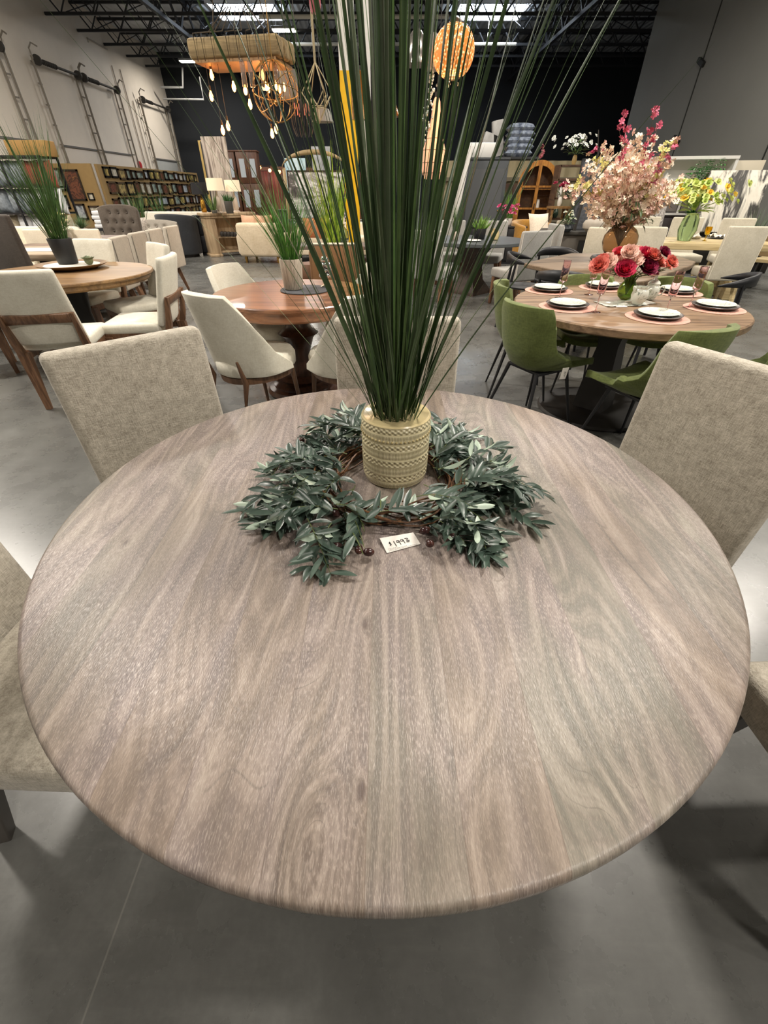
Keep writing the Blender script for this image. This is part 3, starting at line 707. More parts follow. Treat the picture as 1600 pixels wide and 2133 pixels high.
def shell_chair(name, lab, loc, rz, group=None):
    t = thing(name, lab, 'chair', loc, rz, group)
    g = G()
    def f(u, v):
        s = 2*u-1; a = s*R(104)
        # plan: U shape
        sx = math.sin(a); cx_ = math.cos(a)
        x = .255*math.copysign(abs(sx)**.8, sx); y = -.20*cx_ if cx_ > 0 else -.50*cx_
        q = abs(s); top = .90 - .02*q - (.0 if q < .36 else .44*((q-.36)/.64)**1.05)
        z = .40 + (top-.40)*v
        y -= (z-.45)*.26*(1-.35*q); x *= 1 + .10*v*(1-q)
        return (x, y, z)
    sheet(g, f, 28, 8); mk('backrest', g, ivory, t, solid=.042, off=0, ang=180, bev=.014)
    g = G()
    lathe(g, [(1e-5,.385),(.23,.385),(.25,.40),(.252,.46),(.235,.49),(.18,.50),(1e-5,.505)], 32, M=TR((0,.045,0),(0,0,0),(.98,1.16,1))); mk('seat', g, ivory, t, ang=180)
    g = G(); lathe(g, [(.20,.345),(.235,.345),(.24,.385),(.20,.385),(.20,.345)], 32, M=TR((0,.04,0),(0,0,0),(.98,1.14,1))); mk('seat_rail', g, walnut, t)
    for s in (-1, 1):
        g = G(); tube(g, [(s*.19, .24, 0), (s*.17, .20, .40)], [.011,.02], 8); mk('leg', g, walnut, t)
        g = G(); tube(g, [(s*.17, -.31, 0), (s*.165, -.215, .37), (s*.168, -.255, .52)], [.012,.02,.009], 8); mk('leg', g, walnut, t)
    return t
SG = 'curved white shell chairs around the red-brown table'
sc_ = shell_chair('shell_chair', 'curved white dining chair seen from behind, nearest left of the red-brown table', (-.92, 2.95, 0), R(-34), SG)
dup(sc_, (-1.06, 3.80, 0), R(-112), 'curved white dining chair beyond the left rim of the red-brown table', SG)
dup(sc_, (-.24, 2.94, 0), R(38), 'curved white dining chair in front of the red-brown table, half behind the grass', SG)
dup(sc_, (-.20, 3.92, 0), R(133), 'curved white dining chair on the far right of the red-brown table, seen through the grass', SG)
# green bucket chairs
velvet = fabric('#495520', '#687338', 160, sheen=.15, bmp=.12, blotch=9, rough=.8)
def bucket_chair(name, lab, loc, rz, group=None):
    t = thing(name, lab, 'chair', loc, rz, group); g = G()
    P = [(.26,.455),(.22,.47),(.10,.455),(-.02,.445),(-.12,.45),(-.19,.485),(-.235,.56),(-.26,.66),(-.28,.76),(-.30,.855)]
    def prof(v):
        k = v*(len(P)-1); i = min(int(k), len(P)-2); f = k-i; f = f
        return (P[i][0]*(1-f)+P[i+1][0]*f, P[i][1]*(1-f)+P[i+1][1]*f)
    def f(u, v):
        s = 2*u-1; y, z = prof(v); wd = .24 if v < .45 else .24-.02*(v-.45)/.55
        if v < .08: wd *= .80+.2*(v/.08)**.5
        if v > .9: wd *= 1-.12*((v-.9)/.1)**2
        x = wd*s; q = abs(s)**2.6
        seat = max(0, 1-abs(v-.25)/.35); back = max(0, min(1, (v-.35)/.25))
        z += q*(.03*seat + .02) - .02; hip = math.exp(-((v-.47)/.16)**2)
        y += q*(.10*back + .09*hip); z += q*.06*hip
        if v > .88: z -= .03*q
        return (x, y, z)
    sheet(g, f, 16, 27); mk('shell', g, velvet, t, solid=.038, off=0, ang=180, bev=.012)
    g = G(); box(g, .30, .30, .02, (0, 0, .418), bev=.006); mk('underframe', g, black, t)
    for sx in (-1, 1):
        for sy, yy in ((1, .20), (-1, -.25)):
            g = G(); tube(g, [(sx*.22, yy, 0), (sx*.13, yy*.6, .42)], [.007,.014], 8); mk('leg', g, black, t)
    return t
GG = 'green velvet bucket chairs around the laid table'
bc = bucket_chair('bucket_chair', 'green velvet bucket chair with a white tag, nearest left of the laid table', (1.07, 2.90, 0), R(-62), GG)
tg = G(); box(tg, .046, .003, .075, (0,0,0), bev=.001); 
ct = mk('price_tag', tg, plain('#ded9d0', .6), bc, loc=(.268, -.06, .455), rot=(R(6), 0, R(80)))
tg = G(); 
for q in range(3): tube(tg, [(-.008+.004*q, -.003, .012-.012*q), (.008, -.003, .010-.012*q), (.002+.003*q, -.003, .004-.012*q)], .001, 4)
mk('tag_writing', tg, plain('#1a1a1a', .6), ct)
def gdup(loc, rz, lab):
    r = bc.copy(); C.objects.link(r); r.location = loc; r.rotation_euler = (0,0,rz); r['label'] = lab
    for ch in bc.children:
        if ch.name.startswith('price'): continue
        c = ch.copy(); C.objects.link(c); c.parent = r
gdup((1.13, 3.46, 0), R(-100), 'green velvet bucket chair just behind the tagged one, left of the laid table')
gdup((1.62, 3.58, 0), R(178), 'green velvet bucket chair on the far side of the laid table, behind the green vase')
gdup((2.15, 3.52, 0), R(128), 'green velvet bucket chair at the far right of the laid table')
gdup((1.56, 2.44, 0), R(22), 'green velvet bucket chair in front of the laid table, its shell leaning right')
gdup((2.02, 2.45, 0), R(48), 'green velvet bucket chair cut by the right edge, beyond the linen chair')
# ---------------------------------------------------------------- place settings
pinkmat = fabric('#c28a78', '#dba796', 300, bmp=.5, blotch=30)
stonew = plain('#4a423d', .35, var=.1)
def plate_mat():
    m, nt, b = newmat('printed_china'); v = coords(nt)
    n = nz(nt, v, 42, 3, .6, 1.5); n2 = nz(nt, v, 60, 2, .5)
    f = ramp(nt, n, [(.60, 0.0), (.64, 1.0)]); sp = nt.nodes.new('ShaderNodeVectorMath'); sp.operation = 'LENGTH'; L(nt, v, sp.inputs[0])
    L(nt, mixc(nt, sock(nt, f, .8, 'MULTIPLY'), '#dde0d4', '#5d6e58'), b.inputs['Base Color']); b.inputs['Roughness'].default_value = .12; return m
china = plate_mat()
pl_px = [(1143,606,'at the far left of the laid table'),(1180,640,'at the near left of the laid table'),(1368,662,'nearest the camera'),(1487,643,'at the right end of the laid table'),(1408,610,'at the far right, beyond the teapot'),(1255,600,'on the far side, left of the green vase')]
m0 = s0 = d0_ = None
for i, (x, y, wh) in enumerate(pl_px):
    p = at(x, y, .76)
    g = G(); lathe(g, [(1e-5,0),(.175,0),(.178,.002),(.175,.004),(1e-5,.004)], 40)
    if i == 0:
        m0 = one('placemat', g, pinkmat, 'round pink woven placemat '+wh, 'placemat', (p.x, p.y, .7605), group='pink placemats')
        g = G(); lathe(g, [(1e-5,0),(.09,0),(.13,.012),(.137,.020),(.134,.022),(.128,.018),(1e-5,.010)], 40)
        s0 = one('charger_plate', g, stonew, 'dark brown stoneware plate '+wh, 'plate', (p.x, p.y, .766), group='dark stoneware plates')
        g = G(); lathe(g, [(1e-5,0),(.07,0),(.108,.008),(.114,.014),(.111,.016),(.104,.012),(.07,.006),(1e-5,.006)], 40)
        d0_ = one('dinner_plate', g, china, 'white plate with grey-green print '+wh, 'plate', (p.x, p.y, .782), group='printed white plates')
    else:
        for o, nm, z in ((m0, 'round pink woven placemat ', .7605), (s0, 'dark brown stoneware plate ', .766), (d0_, 'white plate with grey-green print ', .782)):
            c = o.copy(); C.objects.link(c); c.location = (p.x, p.y, z); c['label'] = nm+wh
pinkglass = plain('#f7e1e5', .02, trans=1, ior=1.18)
fl = [(1165,621,'beside the far left plate'),(1240,650,'beside the near left plate'),(1226,614,'behind the near left glass, left of the vase'),(1385,655,'beside the nearest plate'),(1435,640,'tallest-looking, beside the right end plate'),(1350,610,'just behind the patterned teapot')]
f0 = None
for i, (x, y, wh) in enumerate(fl):
    p = at(x, y, .76)
    if f0 is None:
        f0 = thing('champagne_flute', 'pink-tinted ribbed glass flute '+wh, 'glass', (p.x, p.y, .761), group='pink glass flutes')
        g = G(); lathe(g, [(1e-5,.10),(.020,.104),(.025,.115),(.024,.20),(.025,.235),(.0235,.235),(.0225,.12),(.018,.108),(1e-5,.106)], 20); mk('glass_bowl', g, pinkglass, f0)
        g = G(); lathe(g, [(1e-5,0),(.032,0),(.032,.002),(.006,.006),(.0035,.02),(.0035,.09),(.008,.10),(1e-5,.10)], 16); mk('glass_stem', g, pinkglass, f0)
        g = G()
        for z in (.13,.165,.2):
            for a in range(6): ball(g, .003, (.025*math.cos(a*PI/3), .025*math.sin(a*PI/3), z), n=5)
        mk('glass_beads', g, pinkglass, f0)
    else: dup(f0, (p.x, p.y, .761), 0, 'pink-tinted ribbed glass flute '+wh)
# runner cloth, card
def drape(g, w, d, loc, rz, seed, amp=.006, n=16, th=.002, sq=1):
    T = TR(loc, (0,0,rz))
    def f(u, v):
        x = (u-.5)*w; y = (v-.5)*d; q = noise.noise(Vector((x*14+seed, y*14, seed)))
        return (x+.01*q, y+.012*noise.noise(Vector((x*9, y*9, seed+4))), abs(q)*amp*2+.001)
    sheet(g, f, n, n, T); return g
g = G(); drape(g, .30, .17, (0,0,0), 0, 3, amp=.008); 
toile = mixm = china
one('napkin', g, china, 'printed white cloth under the green vase on the laid table', 'napkin', (1.62, 3.13, .762), rot=(0,0,R(8)), solid=.0015, ang=180)
g = G(); box(g, .075, .05, .004, (0,0,.002), bev=.001); p = at(1292, 639, .76); one('menu_card', g, plain('#e6e1d8', .5), 'small blank white card in front of the green vase', 'card', (p.x, p.y, .761), rot=(0,0,R(5)))
g = G(); drape(g, .22, .13, (0,0,0), 0, 8, amp=.005); p = at(1325, 631, .76); one('napkin', g, plain('#e4e0d4', .8), 'white cloth under the patterned teapot', 'napkin', (p.x, p.y, .762), rot=(0,0,R(20)), solid=.0015, ang=180)
# teapot-like creamer and sugar bowl
def creamer(name, lab, x, y, rz, s=1, lid=False):
    p = at(x, y, .77); t = thing(name, lab, 'pottery', (p.x, p.y, .768), rz, sc=s)
    g = G(); lathe(g, [(1e-5,0),(.028,0),(.03,.004),(.040,.02),(.046,.045),(.042,.068),(.034,.08),(.037,.09),(.034,.09),(.031,.08),(.036,.05),(1e-5,.02)], 28); mk('pot_body', g, china, t)
    g = G(); tube(g, [(.040,0,.07),(.062,0,.078),(.070,0,.055),(.058,0,.03),(.042,0,.024)], .005, 8); mk('handle', g, china, t)
    if not lid:
        g = G(); tube(g, [(-.035,0,.07),(-.048,0,.085),(-.054,0,.093)], [.014,.010,.005], 8); mk('spout', g, china, t)
    else:
        g = G(); lathe(g, [(.037,.088),(.03,.10),(.012,.112),(.006,.115),(.010,.122),(.006,.13),(1e-5,.132)], 24); mk('lid', g, china, t)
creamer('creamer', 'patterned white creamer jug on the laid table', 1327, 632, R(10), 1.15)
creamer('sugar_bowl', 'patterned lidded sugar bowl behind the creamer jug', 1352, 622, R(-30), 1.1, True)
# ---------------------------------------------------------------- vases and flowers
def petal_flower(g, loc, r, rnd, layers=4, n=7, d=(0,0,1), open_=1.0):
    d = Vector(d).normalized(); q = Vector((0,0,1)).rotation_difference(d).to_matrix().to_4x4(); T = Matrix.Translation(loc) @ q
    for l in range(layers):
        k = l/max(1, layers-1); el = R(78 - 72*k*open_); rl = r*(.45+.55*k)
        for i in range(n):
            a = 2*PI*(i+.5*(l % 2))/n + rnd.uniform(-.2,.2); vs = []; fs = []
            for u in range(5):
                s = u/4
                for w_ in (-1, 0, 1):
                    wd = rl*.48*math.sin(PI*(.12+.68*s))*w_; lenr = rl*s
                    e = el*(1-.0*s) + s*.5*(1-k); rad = lenr*math.cos(e)+.004; hz = lenr*math.sin(e) + abs(w_)*.12*rl*s + rnd.uniform(-.02,.02)*r
                    vs.append((rad*math.cos(a)-wd*math.sin(a), rad*math.sin(a)+wd*math.cos(a), hz-r*.3))
            for u in range(4):
                for w_ in range(2): b0 = u*3+w_; fs.append((b0, b0+1, b0+4, b0+3))
            g.add(vs, fs, T)
def small_bloom(g, loc, r, rnd, n=5, d=None):
    d = d or Vector((rnd.gauss(0,1), rnd.gauss(0,1)-.6, rnd.gauss(0,1)+.4)); d = d.normalized()
    q = Vector((0,0,1)).rotation_difference(d).to_matrix().to_4x4(); T = Matrix.Translation(loc) @ q; rot = rnd.uniform(0, 6)
    for i in range(n):
        a = rot+2*PI*i/n; vs = [(0,0,0)]
        for da, rr_, z in ((-.5,.7,.25),(-.25,1.0,.35),(.25,1.0,.35),(.5,.7,.25)): vs.append((r*rr_*math.cos(a+da), r*rr_*math.sin(a+da), r*z))
        g.add(vs, [(0,1,2),(0,2,3),(0,3,4)], T)
rnd = random.Random(31)
p = at(1300, 625, .76); vp = Vector((p.x, p.y, .766))
t = thing('peony_vase', 'green glass bud vase of pink and coral peonies on the laid table', 'vase of flowers', tuple(vp))
gg = plain('#9dbd57', .03, trans=.92, ior=1.4)
g = G(); lathe(g, [(1e-5,0),(.03,0),(.052,.02),(.062,.05),(.055,.085),(.032,.12),(.026,.145),(.030,.16),(.027,.16),(.023,.145),(.028,.12),(.05,.085),(.056,.05),(.045,.02),(1e-5,.008)], 32); mk('glass_vase', g, gg, t)
fl_ = [((1248,552),.055,'coral'),((1265,545),.055,'pale'),((1293,548),.05,'pale'),((1318,540),.065,'pale'),((1303,560),.06,'hot'),((1350,555),.065,'mag'),((1372,545),.05,'coral'),((1345,528),.05,'hot'),((1385,525),.04,'mag'),((1400,545),.042,'coral'),((1290,525),.04,'red'),((1278,538),.04,'red'),((1330,525),.05,'pale'),((1362,530),.045,'coral'),((1312,525),.05,'pale'),((1277,556),.045,'pale'),((1335,545),.05,'pale'),((1360,562),.045,'mag'),((1390,552),.038,'coral'),((1255,540),.035,'coral')]
cols = {'coral': leafmat('#cf5f55', '#ea9483', rough=.6), 'pale': leafmat('#e2ab9b', '#f3d8c9', rough=.6), 'hot': leafmat('#b3123f', '#d83a5f', rough=.6), 'mag': leafmat('#6e0c33', '#9c1d47', rough=.6), 'red': leafmat('#c23048', '#de5a60', rough=.6)}
gst = G()
for (x, y), r, c in fl_:
    q = dep(x, y, vp.y - .02 + rnd.uniform(-.09,.07)) - vp; g = G()
    petal_flower(g, (0,0,0), r*1.12, rnd, layers=7, n=8, d=(q.x*2, q.y*2-.5, .8), open_=.80); o = mk('peony', g, cols[c], t, loc=tuple(q), ang=180)
    tube(gst, [(0,0,.03), (q.x*.2, q.y*.2, .14), (q.x, q.y, q.z-.03)], .0025, 5)
mk('flower_stems', gst, plain('#4a5c2c', .6), t)
g = G()
for i in range(26):
    q = Vector((rnd.uniform(-.14,.16), rnd.uniform(-.06,.06), rnd.uniform(.16,.24))); leaf(g, q, Vector((q.x, q.y-.03, rnd.uniform(-.06,.1))), Vector((0,0,1)), rnd.uniform(.05,.08), .022, -.3)
mk('leaves', g, leafmat('#39492c', '#54663c'), t, ang=180)
# ---------------------------------------------------------------- octagonal table with amber vase
brown2 = wood('#5b4a38', '#84705a', rough=.4, scale=.8, axis=0)
q0 = [(1093,545),(1190,527),(1395,532),(1448,548),(1330,588),(1290,590)]
ot = thing('dining_table', 'brown wooden rectangular table with clipped corners behind the laid table', 'table', (2.45, 4.95, 0), R(0))
def slab(g, pts, z0, z1, inset=.0):
    n = len(pts); vs = [(x, y, z0) for x, y in pts]+[(x, y, z1) for x, y in pts]
    fs = [tuple(range(n))[::-1], tuple(range(n, 2*n))]+[(i, (i+1) % n, n+(i+1) % n, n+i) for i in range(n)]
    g.add(vs, fs)
pts = [at(x, y, .76) for x, y in ((1092,548),(1120,541),(1190,527),(1400,529),(1450,545),(1440,553),(1345,585),(1300,590))]
g = G(); slab(g, [(p.x-2.45, p.y-4.95) for p in pts][::-1], .715, .76); mk('tabletop', g, brown2, ot, bev=.01, smooth=False)
g = G()
for x in (-.45,.45):
    for s in (-1, 1): tube(g, [(x+s*.28, 0, 0), (x-s*.02, 0, .70)], .045, 4, sq=True)
box(g, 1.2, .08, .08, (0,0,.4)); mk('trestle', g, black, ot)
p = at(1245, 541, .76); g = G(); lathe(g, [(1e-5,0),(.17,0),(.20,.015),(.205,.03),(.19,.05),(.16,.055),(.13,.04),(.12,.02),(1e-5,.015)], 40)
one('tray', g, plain('#2b2725', .45), 'round dark tray under the amber vase', 'tray', (2.46, 5.28, .761))
t = thing('blossom_arrangement', 'tall arrangement of cream and pink blossom branches in a round amber glass vase', 'vase of flowers', (2.52, 5.30, .777))
amber = plain('#d9bd9c', .03, trans=.95, ior=1.3)
g = G(); lathe(g, [(1e-5,0),(.05,0),(.10,.03),(.15,.09),(.175,.16),(.168,.22),(.13,.275),(.09,.30),(.085,.32),(.095,.33),(.09,.33),(.078,.32),(.085,.295),(.125,.27),(.162,.22),(.168,.16),(.143,.09),(.09,.035),(1e-5,.01)], 40); mk('glass_vase', g, amber, t)
rnd = random.Random(77); gb = G(); G1 = G(); G2 = G(); G3 = G(); G4 = G(); gl = G()
V0 = Vector((2.52, 5.30, .777))
tips = [(1300,240,'p'),(1365,232,'p'),(1372,262,'p'),(1290,265,'p'),(1330,285,'w'),(1360,300,'c'),(1405,305,'p'),(1380,320,'p'),(1260,310,'c'),(1300,310,'w'),(1230,350,'c'),(1205,385,'y'),(1185,400,'c'),(1225,400,'w'),(1250,370,'w'),(1280,345,'w'),(1320,330,'w'),(1350,345,'w'),(1390,350,'c'),(1410,380,'c'),(1400,410,'w'),(1375,385,'w'),(1340,370,'w'),(1305,375,'w'),(1265,400,'c'),(1240,425,'c'),(1280,430,'w'),(1310,420,'w'),(1345,420,'w'),(1375,425,'w'),(1250,330,'y'),(1395,300,'y'),(1240,440,'c'),(1330,400,'w'),(1295,400,'w'),(1360,395,'c'),(1270,375,'w'),(1325,350,'c')]
gm = {'p': G2, 'w': G1, 'c': G1, 'y': G3}
for x, y, c in tips:
    q = dep(x, y, 5.30+rnd.uniform(-.28,.28)) - V0; mid = Vector((q.x*.35, q.y*.35, .30+q.z*.35)); pts = []
    for k in range(9):
        s = k/8; pts.append(Vector((0,0,.12))*(1-s)**2 + mid*2*s*(1-s) + q*s*s)
    tube(gb, pts, [.005*(1-.7*k/8) for k in range(9)], 5)
    for k in range(3, 9):
        for _ in range(11 if c != 'p' else 5):
            o = pts[k] + Vector((rnd.gauss(0,.035), rnd.gauss(0,.035), rnd.gauss(0,.035)))*(1 if c != 'p' else .45)
            if k < 5 and c == 'p': continue
            tgt = gm[c] if rnd.random() < .72 else (G4 if c != 'p' else G2)
            small_bloom(tgt, o, rnd.uniform(.018,.034), rnd)
for i in range(130):
    a = rnd.uniform(0, 2*PI); q = Vector((rnd.gauss(0,.12), rnd.gauss(0,.10), rnd.uniform(.30,.55))); leaf(gl, q, Vector((q.x, q.y, rnd.uniform(-.2,.15))), Vector((0,0,1)), rnd.uniform(.05,.1), .018, -.4)
mk('branches', gb, plain('#4a4028', .7), t); tag(mk('cream_blossoms', G1, leafmat('#e6c8aa', '#f6e8d2', rough=.6), t, ang=180), kind='stuff')
tag(mk('pink_blossoms', G2, leafmat('#b03a58', '#d9718a', rough=.6), t, ang=180), 'deep pink blossoms at the branch tips', kind='stuff')
tag(mk('yellow_blossoms', G3, leafmat('#c3bd5c', '#e3dd95', rough=.6), t, ang=180), kind='stuff'); tag(mk('peach_blossoms', G4, leafmat('#dba795', '#f0cdbf', rough=.6), t, ang=180), kind='stuff')
mk('leaves', gl, leafmat('#33472a', '#4f6a3a'), t, ang=180)
# black chairs round that table
def black_chair(name, lab, loc, rz, group=None, sc=1):
    t = thing(name, lab, 'chair', loc, rz, group, sc); g = G()
    lathe(g, [(1e-5,.43),(.2,.43),(.235,.44),(.24,.455),(.2,.46),(.1,.45),(1e-5,.445)], 28); mk('seat', g, black, t)
    g = G()
    def f(u, v): a = (u-.5)*R(190); zz = .70+.10*v*math.cos(a*.9); return (.27*math.sin(a), -.25*math.cos(a), zz)
    sheet(g, f, 20, 2); mk('backrest', g, black, t, solid=.022, off=0, ang=180)
    for sx in (-1, 1):
        for sy in (-1, 1):
            g = G(); tube(g, [(sx*.22, sy*.21, 0), (sx*.18, sy*.17, .44)] if sy > 0 else [(sx*.22, sy*.24, 0), (sx*.19, sy*.19, .44), (sx*.21, sy*.16, .72)], [.013,.018] if sy > 0 else [.013,.018,.013], 8); mk('leg', g, black, t)
    return t
BG = 'black wooden chairs around the clipped-corner table'
bk = black_chair('black_chair', 'black wooden chair with round back left of the clipped-corner table', (1.72, 5.75, 0), R(-112), BG)
dup(bk, (1.75, 4.55, 0), R(-30), 'black wooden chair behind the first green chair, in front of the clipped-corner table')
dup(bk, (2.55, 4.25, 0), R(8), 'black wooden chair hidden behind the peonies')
dup(bk, (3.12, 4.35, 0), R(55), 'black wooden chair right of the peonies, its curved arm catching light')
dup(bk, (2.20, 6.15, 0), R(170), 'black wooden chair beyond the clipped-corner table, in front of the grey console')
# ================================================================ background of the showroom
white = fabric('#cfc8ba', '#e2dccf', 120, bmp=.1, blotch=6)
def potted(name, lab, px, y0, Y, z, h, n, pot=(.08,.16,'#cfcac0'), mat=gr_mid, sp=.5, w0=.006, bend=.3, seed=1, cat='potted plant', taper=.8, droop=.0, round_=False):
    p = dep(px, y0, Y); rnd = random.Random(seed)
    t = thing(name, lab, cat, (p.x, Y, z)); r, ph, pc_ = pot
    g = G(); lathe(g, [(1e-5,0),(r*taper,0),(r*taper+.004,.006),(r,ph-.006),(r-.002,ph),(r-.010,ph),(r-.012,ph-.03),(1e-5,ph-.03)], 28)
    mk('pot', g, pc_ if not isinstance(pc_, str) else plain(pc_, .5, var=.06), t)
    g = G()
    if round_:
        for i in range(n):
            d = Vector((rnd.gauss(0,1), rnd.gauss(0,1), abs(rnd.gauss(0,.8))+.15)).normalized(); side = d.cross(Vector((0,0,1))).normalized()*w0/2
            b0 = Vector((0,0,ph)); e0 = b0+d*h*rnd.uniform(.7,1)
            g.add([b0-side, b0+side, e0], [(0,1,2)])
    else: blades(g, n, r*.7, h*.55, h, .05, sp, w0, w0*1.8, rnd, bend, zb=ph-.03, seg=6, droop=droop)
    mk('foliage', g, mat, t, ang=180); return t
def canvas(name, lab, px, py_top, Y, w, h, zb, mat, lean=6, rz=0, depth=.04, frame=None, cat='artwork', group=None):
    p = dep(px, py_top, Y); t = thing(name, lab, cat, (p.x, Y, zb), rz, group)
    T = TR((0,0,0), (R(-lean),0,0)); g = G(); box(g, w, depth, h, (0,0,h/2), M=T, bev=.003); mk('canvas', g, mat, t)
    if frame:
        g = G()
        for s in (-1,1): box(g, .03, depth+.02, h+.03, (s*w/2,0,h/2), M=T); box(g, w+.03, depth+.02, .03, (0,0,h/2+s*h/2), M=T)
        mk('frame', g, frame, t)
    return t
def art(seed, cols, sx=1, sy=1, dist=1.5, rough=.6, scale=2.0):
    key = ('art', seed)
    if key in MC: return MC[key]
    m, nt, b = newmat('art_%d' % seed); MC[key] = m
    n = nz(nt, coords(nt, (sx, 1, sy), loc=(seed*3.7, seed, 0)), scale, 5, .6, dist); k = len(cols)
    L(nt, ramp(nt, n, [(.32+.36*i/(k-1), c) for i, c in enumerate(cols)]), b.inputs['Base Color']); b.inputs['Roughness'].default_value = rough; return m
def legs4(t, w, d, h, r=.02, mat=None, sq=True):
    for sx in (-1,1):
        for sy in (-1,1):
            g = G(); tube(g, [(sx*(w/2-.06), sy*(d/2-.06), 0), (sx*(w/2-.06), sy*(d/2-.06), h)], [r*.7, r], 4, sq=sq); mk('leg', g, mat or black, t)
def sofa(name, lab, loc, rz, w, d=.9, h=.8, fab=white, arm=.16, seat=.44, cat='sofa', n=2, group=None, feet=black, armh=.62):
    t = thing(name, lab, cat, loc, rz, group)
    g = G(); box(g, w, d, seat-.22, (0,0,(seat-.02)/2+.05), bev=.03); mk('base', g, fab, t, ang=180)
    g = G(); box(g, w-.02, .22, h-.12, (0,-d/2+.12,.12+(h-.12)/2), rot=(R(4),0,0), bev=.06, seg=3); mk('backrest', g, fab, t, ang=180)
    if arm:
        for s in (-1,1): g = G(); box(g, arm, d, armh-.08, (s*(w/2-arm/2),0,.08+(armh-.08)/2), bev=.05, seg=3); mk('arm', g, fab, t, ang=180)
    for i in range(n):
        ww = (w-2*arm)/n; g = G(); box(g, ww-.01, d-.25, .15, (-w/2+arm+ww*(i+.5), .1, seat), bev=.045, seg=3); mk('seat_cushion', g, fab, t, ang=180)
    legs4(t, w, d, .1, .025, feet); return t
def cabinet(name, lab, loc, rz, w, d, h, mat, doors=2, rows=1, top=None, door_mat=None, glassm=None, cat='cabinet', knob='#b08d4c', plinth=.06, group=None):
    t = thing(name, lab, cat, loc, rz, group)
    g = G(); box(g, w, d, h-plinth, (0,0,plinth+(h-plinth)/2), bev=.006); box(g, w-.06, d-.06, plinth+.01, (0,0,plinth/2)); mk('carcass', g, mat, t)
    g = G(); box(g, w+.05, d+.04, .035, (0,0,h+.0175), bev=.005); mk('cabinet_top', g, top or mat, t)
    for i in range(doors):
        for j in range(rows):
            ww = w/doors; hh = (h-plinth-.02)/rows; cx_, cz = -w/2+ww*(i+.5), plinth+.01+hh*(j+.5)
            g = G(); box(g, ww-.02, .02, hh-.02, (cx_, -d/2-.01, cz), bev=.004); dr = mk('door', g, door_mat or mat, t)
            if glassm: g = G(); box(g, ww-.16, .012, hh-.30, (cx_, -d/2-.02, cz)); mk('door_panel', g, glassm, dr)
            g = G(); ball(g, .015, (cx_+(ww*.38 if i % 2 == 0 else -ww*.38), -d/2-.03, cz), n=6); mk('knob', g, plain(knob, .3, metal=1), dr)
    return t
X = lambda px, py, Y: dep(px, py, Y).x
Z = lambda px, py, Y: dep(px, py, Y).z
# ---- things standing on the left and middle tables
t = potted('potted_grass', 'green grass in a black pot on the oak table\'s shallow bowl', 145, 553, 4.80, .80, 1.0, 170, (.105,.21,'#17191c'), leafmat('#2f4a22','#46692f'), .42, .006, .25, 3)
t.scale = (1,1,1)
pw = Vector((-3.08, 4.72, .76)); g = G(); lathe(g, [(1e-5,0),(.2,0),(.30,.035),(.315,.045),(.30,.045),(.2,.014),(1e-5,.012)], 48)
one('wooden_bowl', g, oak, 'shallow round wooden bowl on the left oak table', 'bowl', (-3.08, 4.76, .761))
g = G(); lathe(g, [(1e-5,0),(.245,0),(.245,.003),(1e-5,.003)], 40); one('doily', g, plain('#dcd8cc', .7), 'white round liner inside the wooden bowl', 'cloth', (-3.08, 4.76, .793))
g = G(); ball(g, .04, (0,0,.04), n=8); 
for i in range(14): a = 2*PI*i/14; leaf(g, Vector((.02*math.cos(a), .02*math.sin(a), .04)), Vector((math.cos(a), math.sin(a), .4)), Vector((0,0,1)), .05, .025, .3)
one('succulent', g, leafmat('#5b6444','#7a8360'), 'small grey-green artichoke ornament beside the black pot', 'ornament', (-2.88, 4.72, .796), ang=180)
potted('potted_grass', 'bright green grass in a ribbed whitewashed wooden pot on the red-brown table', 612, 600, 3.62, .772, .62, 190, (.085,.20, wood('#93887a','#c2b8a6', scale=4, axis=2, rough=.7)), leafmat('#2f6420','#5b9238'), .55, .0045, .35, 9, droop=.12)
g = G(); lathe(g, [(1e-5,0),(.19,0),(.192,.003),(.19,.007),(1e-5,.007)], 40)
one('placemat', g, plain('#45464a', .7, var=.2, scale=60), 'dark grey round placemat under the whitewashed pot', 'placemat', (-.61, 3.62, .762))
chrome = plain('#d8d8d8', .06, metal=1); t = thing('silver_ornament', 'silver beaded ornament beside the whitewashed pot on the red-brown table', 'ornament', (-.455, 3.70, .768))
g = G(); lathe(g, [(1e-5,0),(.045,0),(.045,.01),(.012,.02),(.012,.07),(1e-5,.07)], 20); mk('foot', g, chrome, t)
g = G()
for k, zz in enumerate((.085,.12,.155)):
    for i in range(6): a = i*PI/3+k*.5; ball(g, .019, (.032*math.cos(a), .032*math.sin(a), zz), n=7)
ball(g, .03, (0,0,.185), n=8); mk('silver_beads', g, chrome, t)
# ---- second dining table at far left with runner and tufted chairs
t2 = thing('dining_table', 'long pale wooden table with a white runner at the far left', 'table', (-5.0, 6.35, 0), R(4))
g = G(); box(g, 2.3, 1.0, .07, (0,0,.725), bev=.015); mk('tabletop', g, wood('#83705a','#b0a088', rough=.5, axis=0), t2)
g = G(); box(g, 1.7, .12, .12, (0,0,.1)); 
for s in (-1,1): box(g, .14, .6, .64, (s*.7,0,.37), bev=.02)
mk('trestle', g, black, t2)
g = G(); drape(g, 2.1, .36, (0,0,0), 0, 12, amp=.006, n=24); one('table_runner', g, plain('#e6e2d8', .8), 'crinkled white runner lying on the far left table', 'table runner', (-5.0, 6.35, .762), rot=(0,0,R(4)), solid=.0015, ang=180)
HG = 'cream tufted chairs beyond the far left table'
h1 = parsons('side_chair', 'cream chair beyond the far left table, the leftmost one', w=.5, hb=.92, fab=cream, legm=walnut, loc=(-5.75, 7.15, 0), rz=R(178), group=HG)
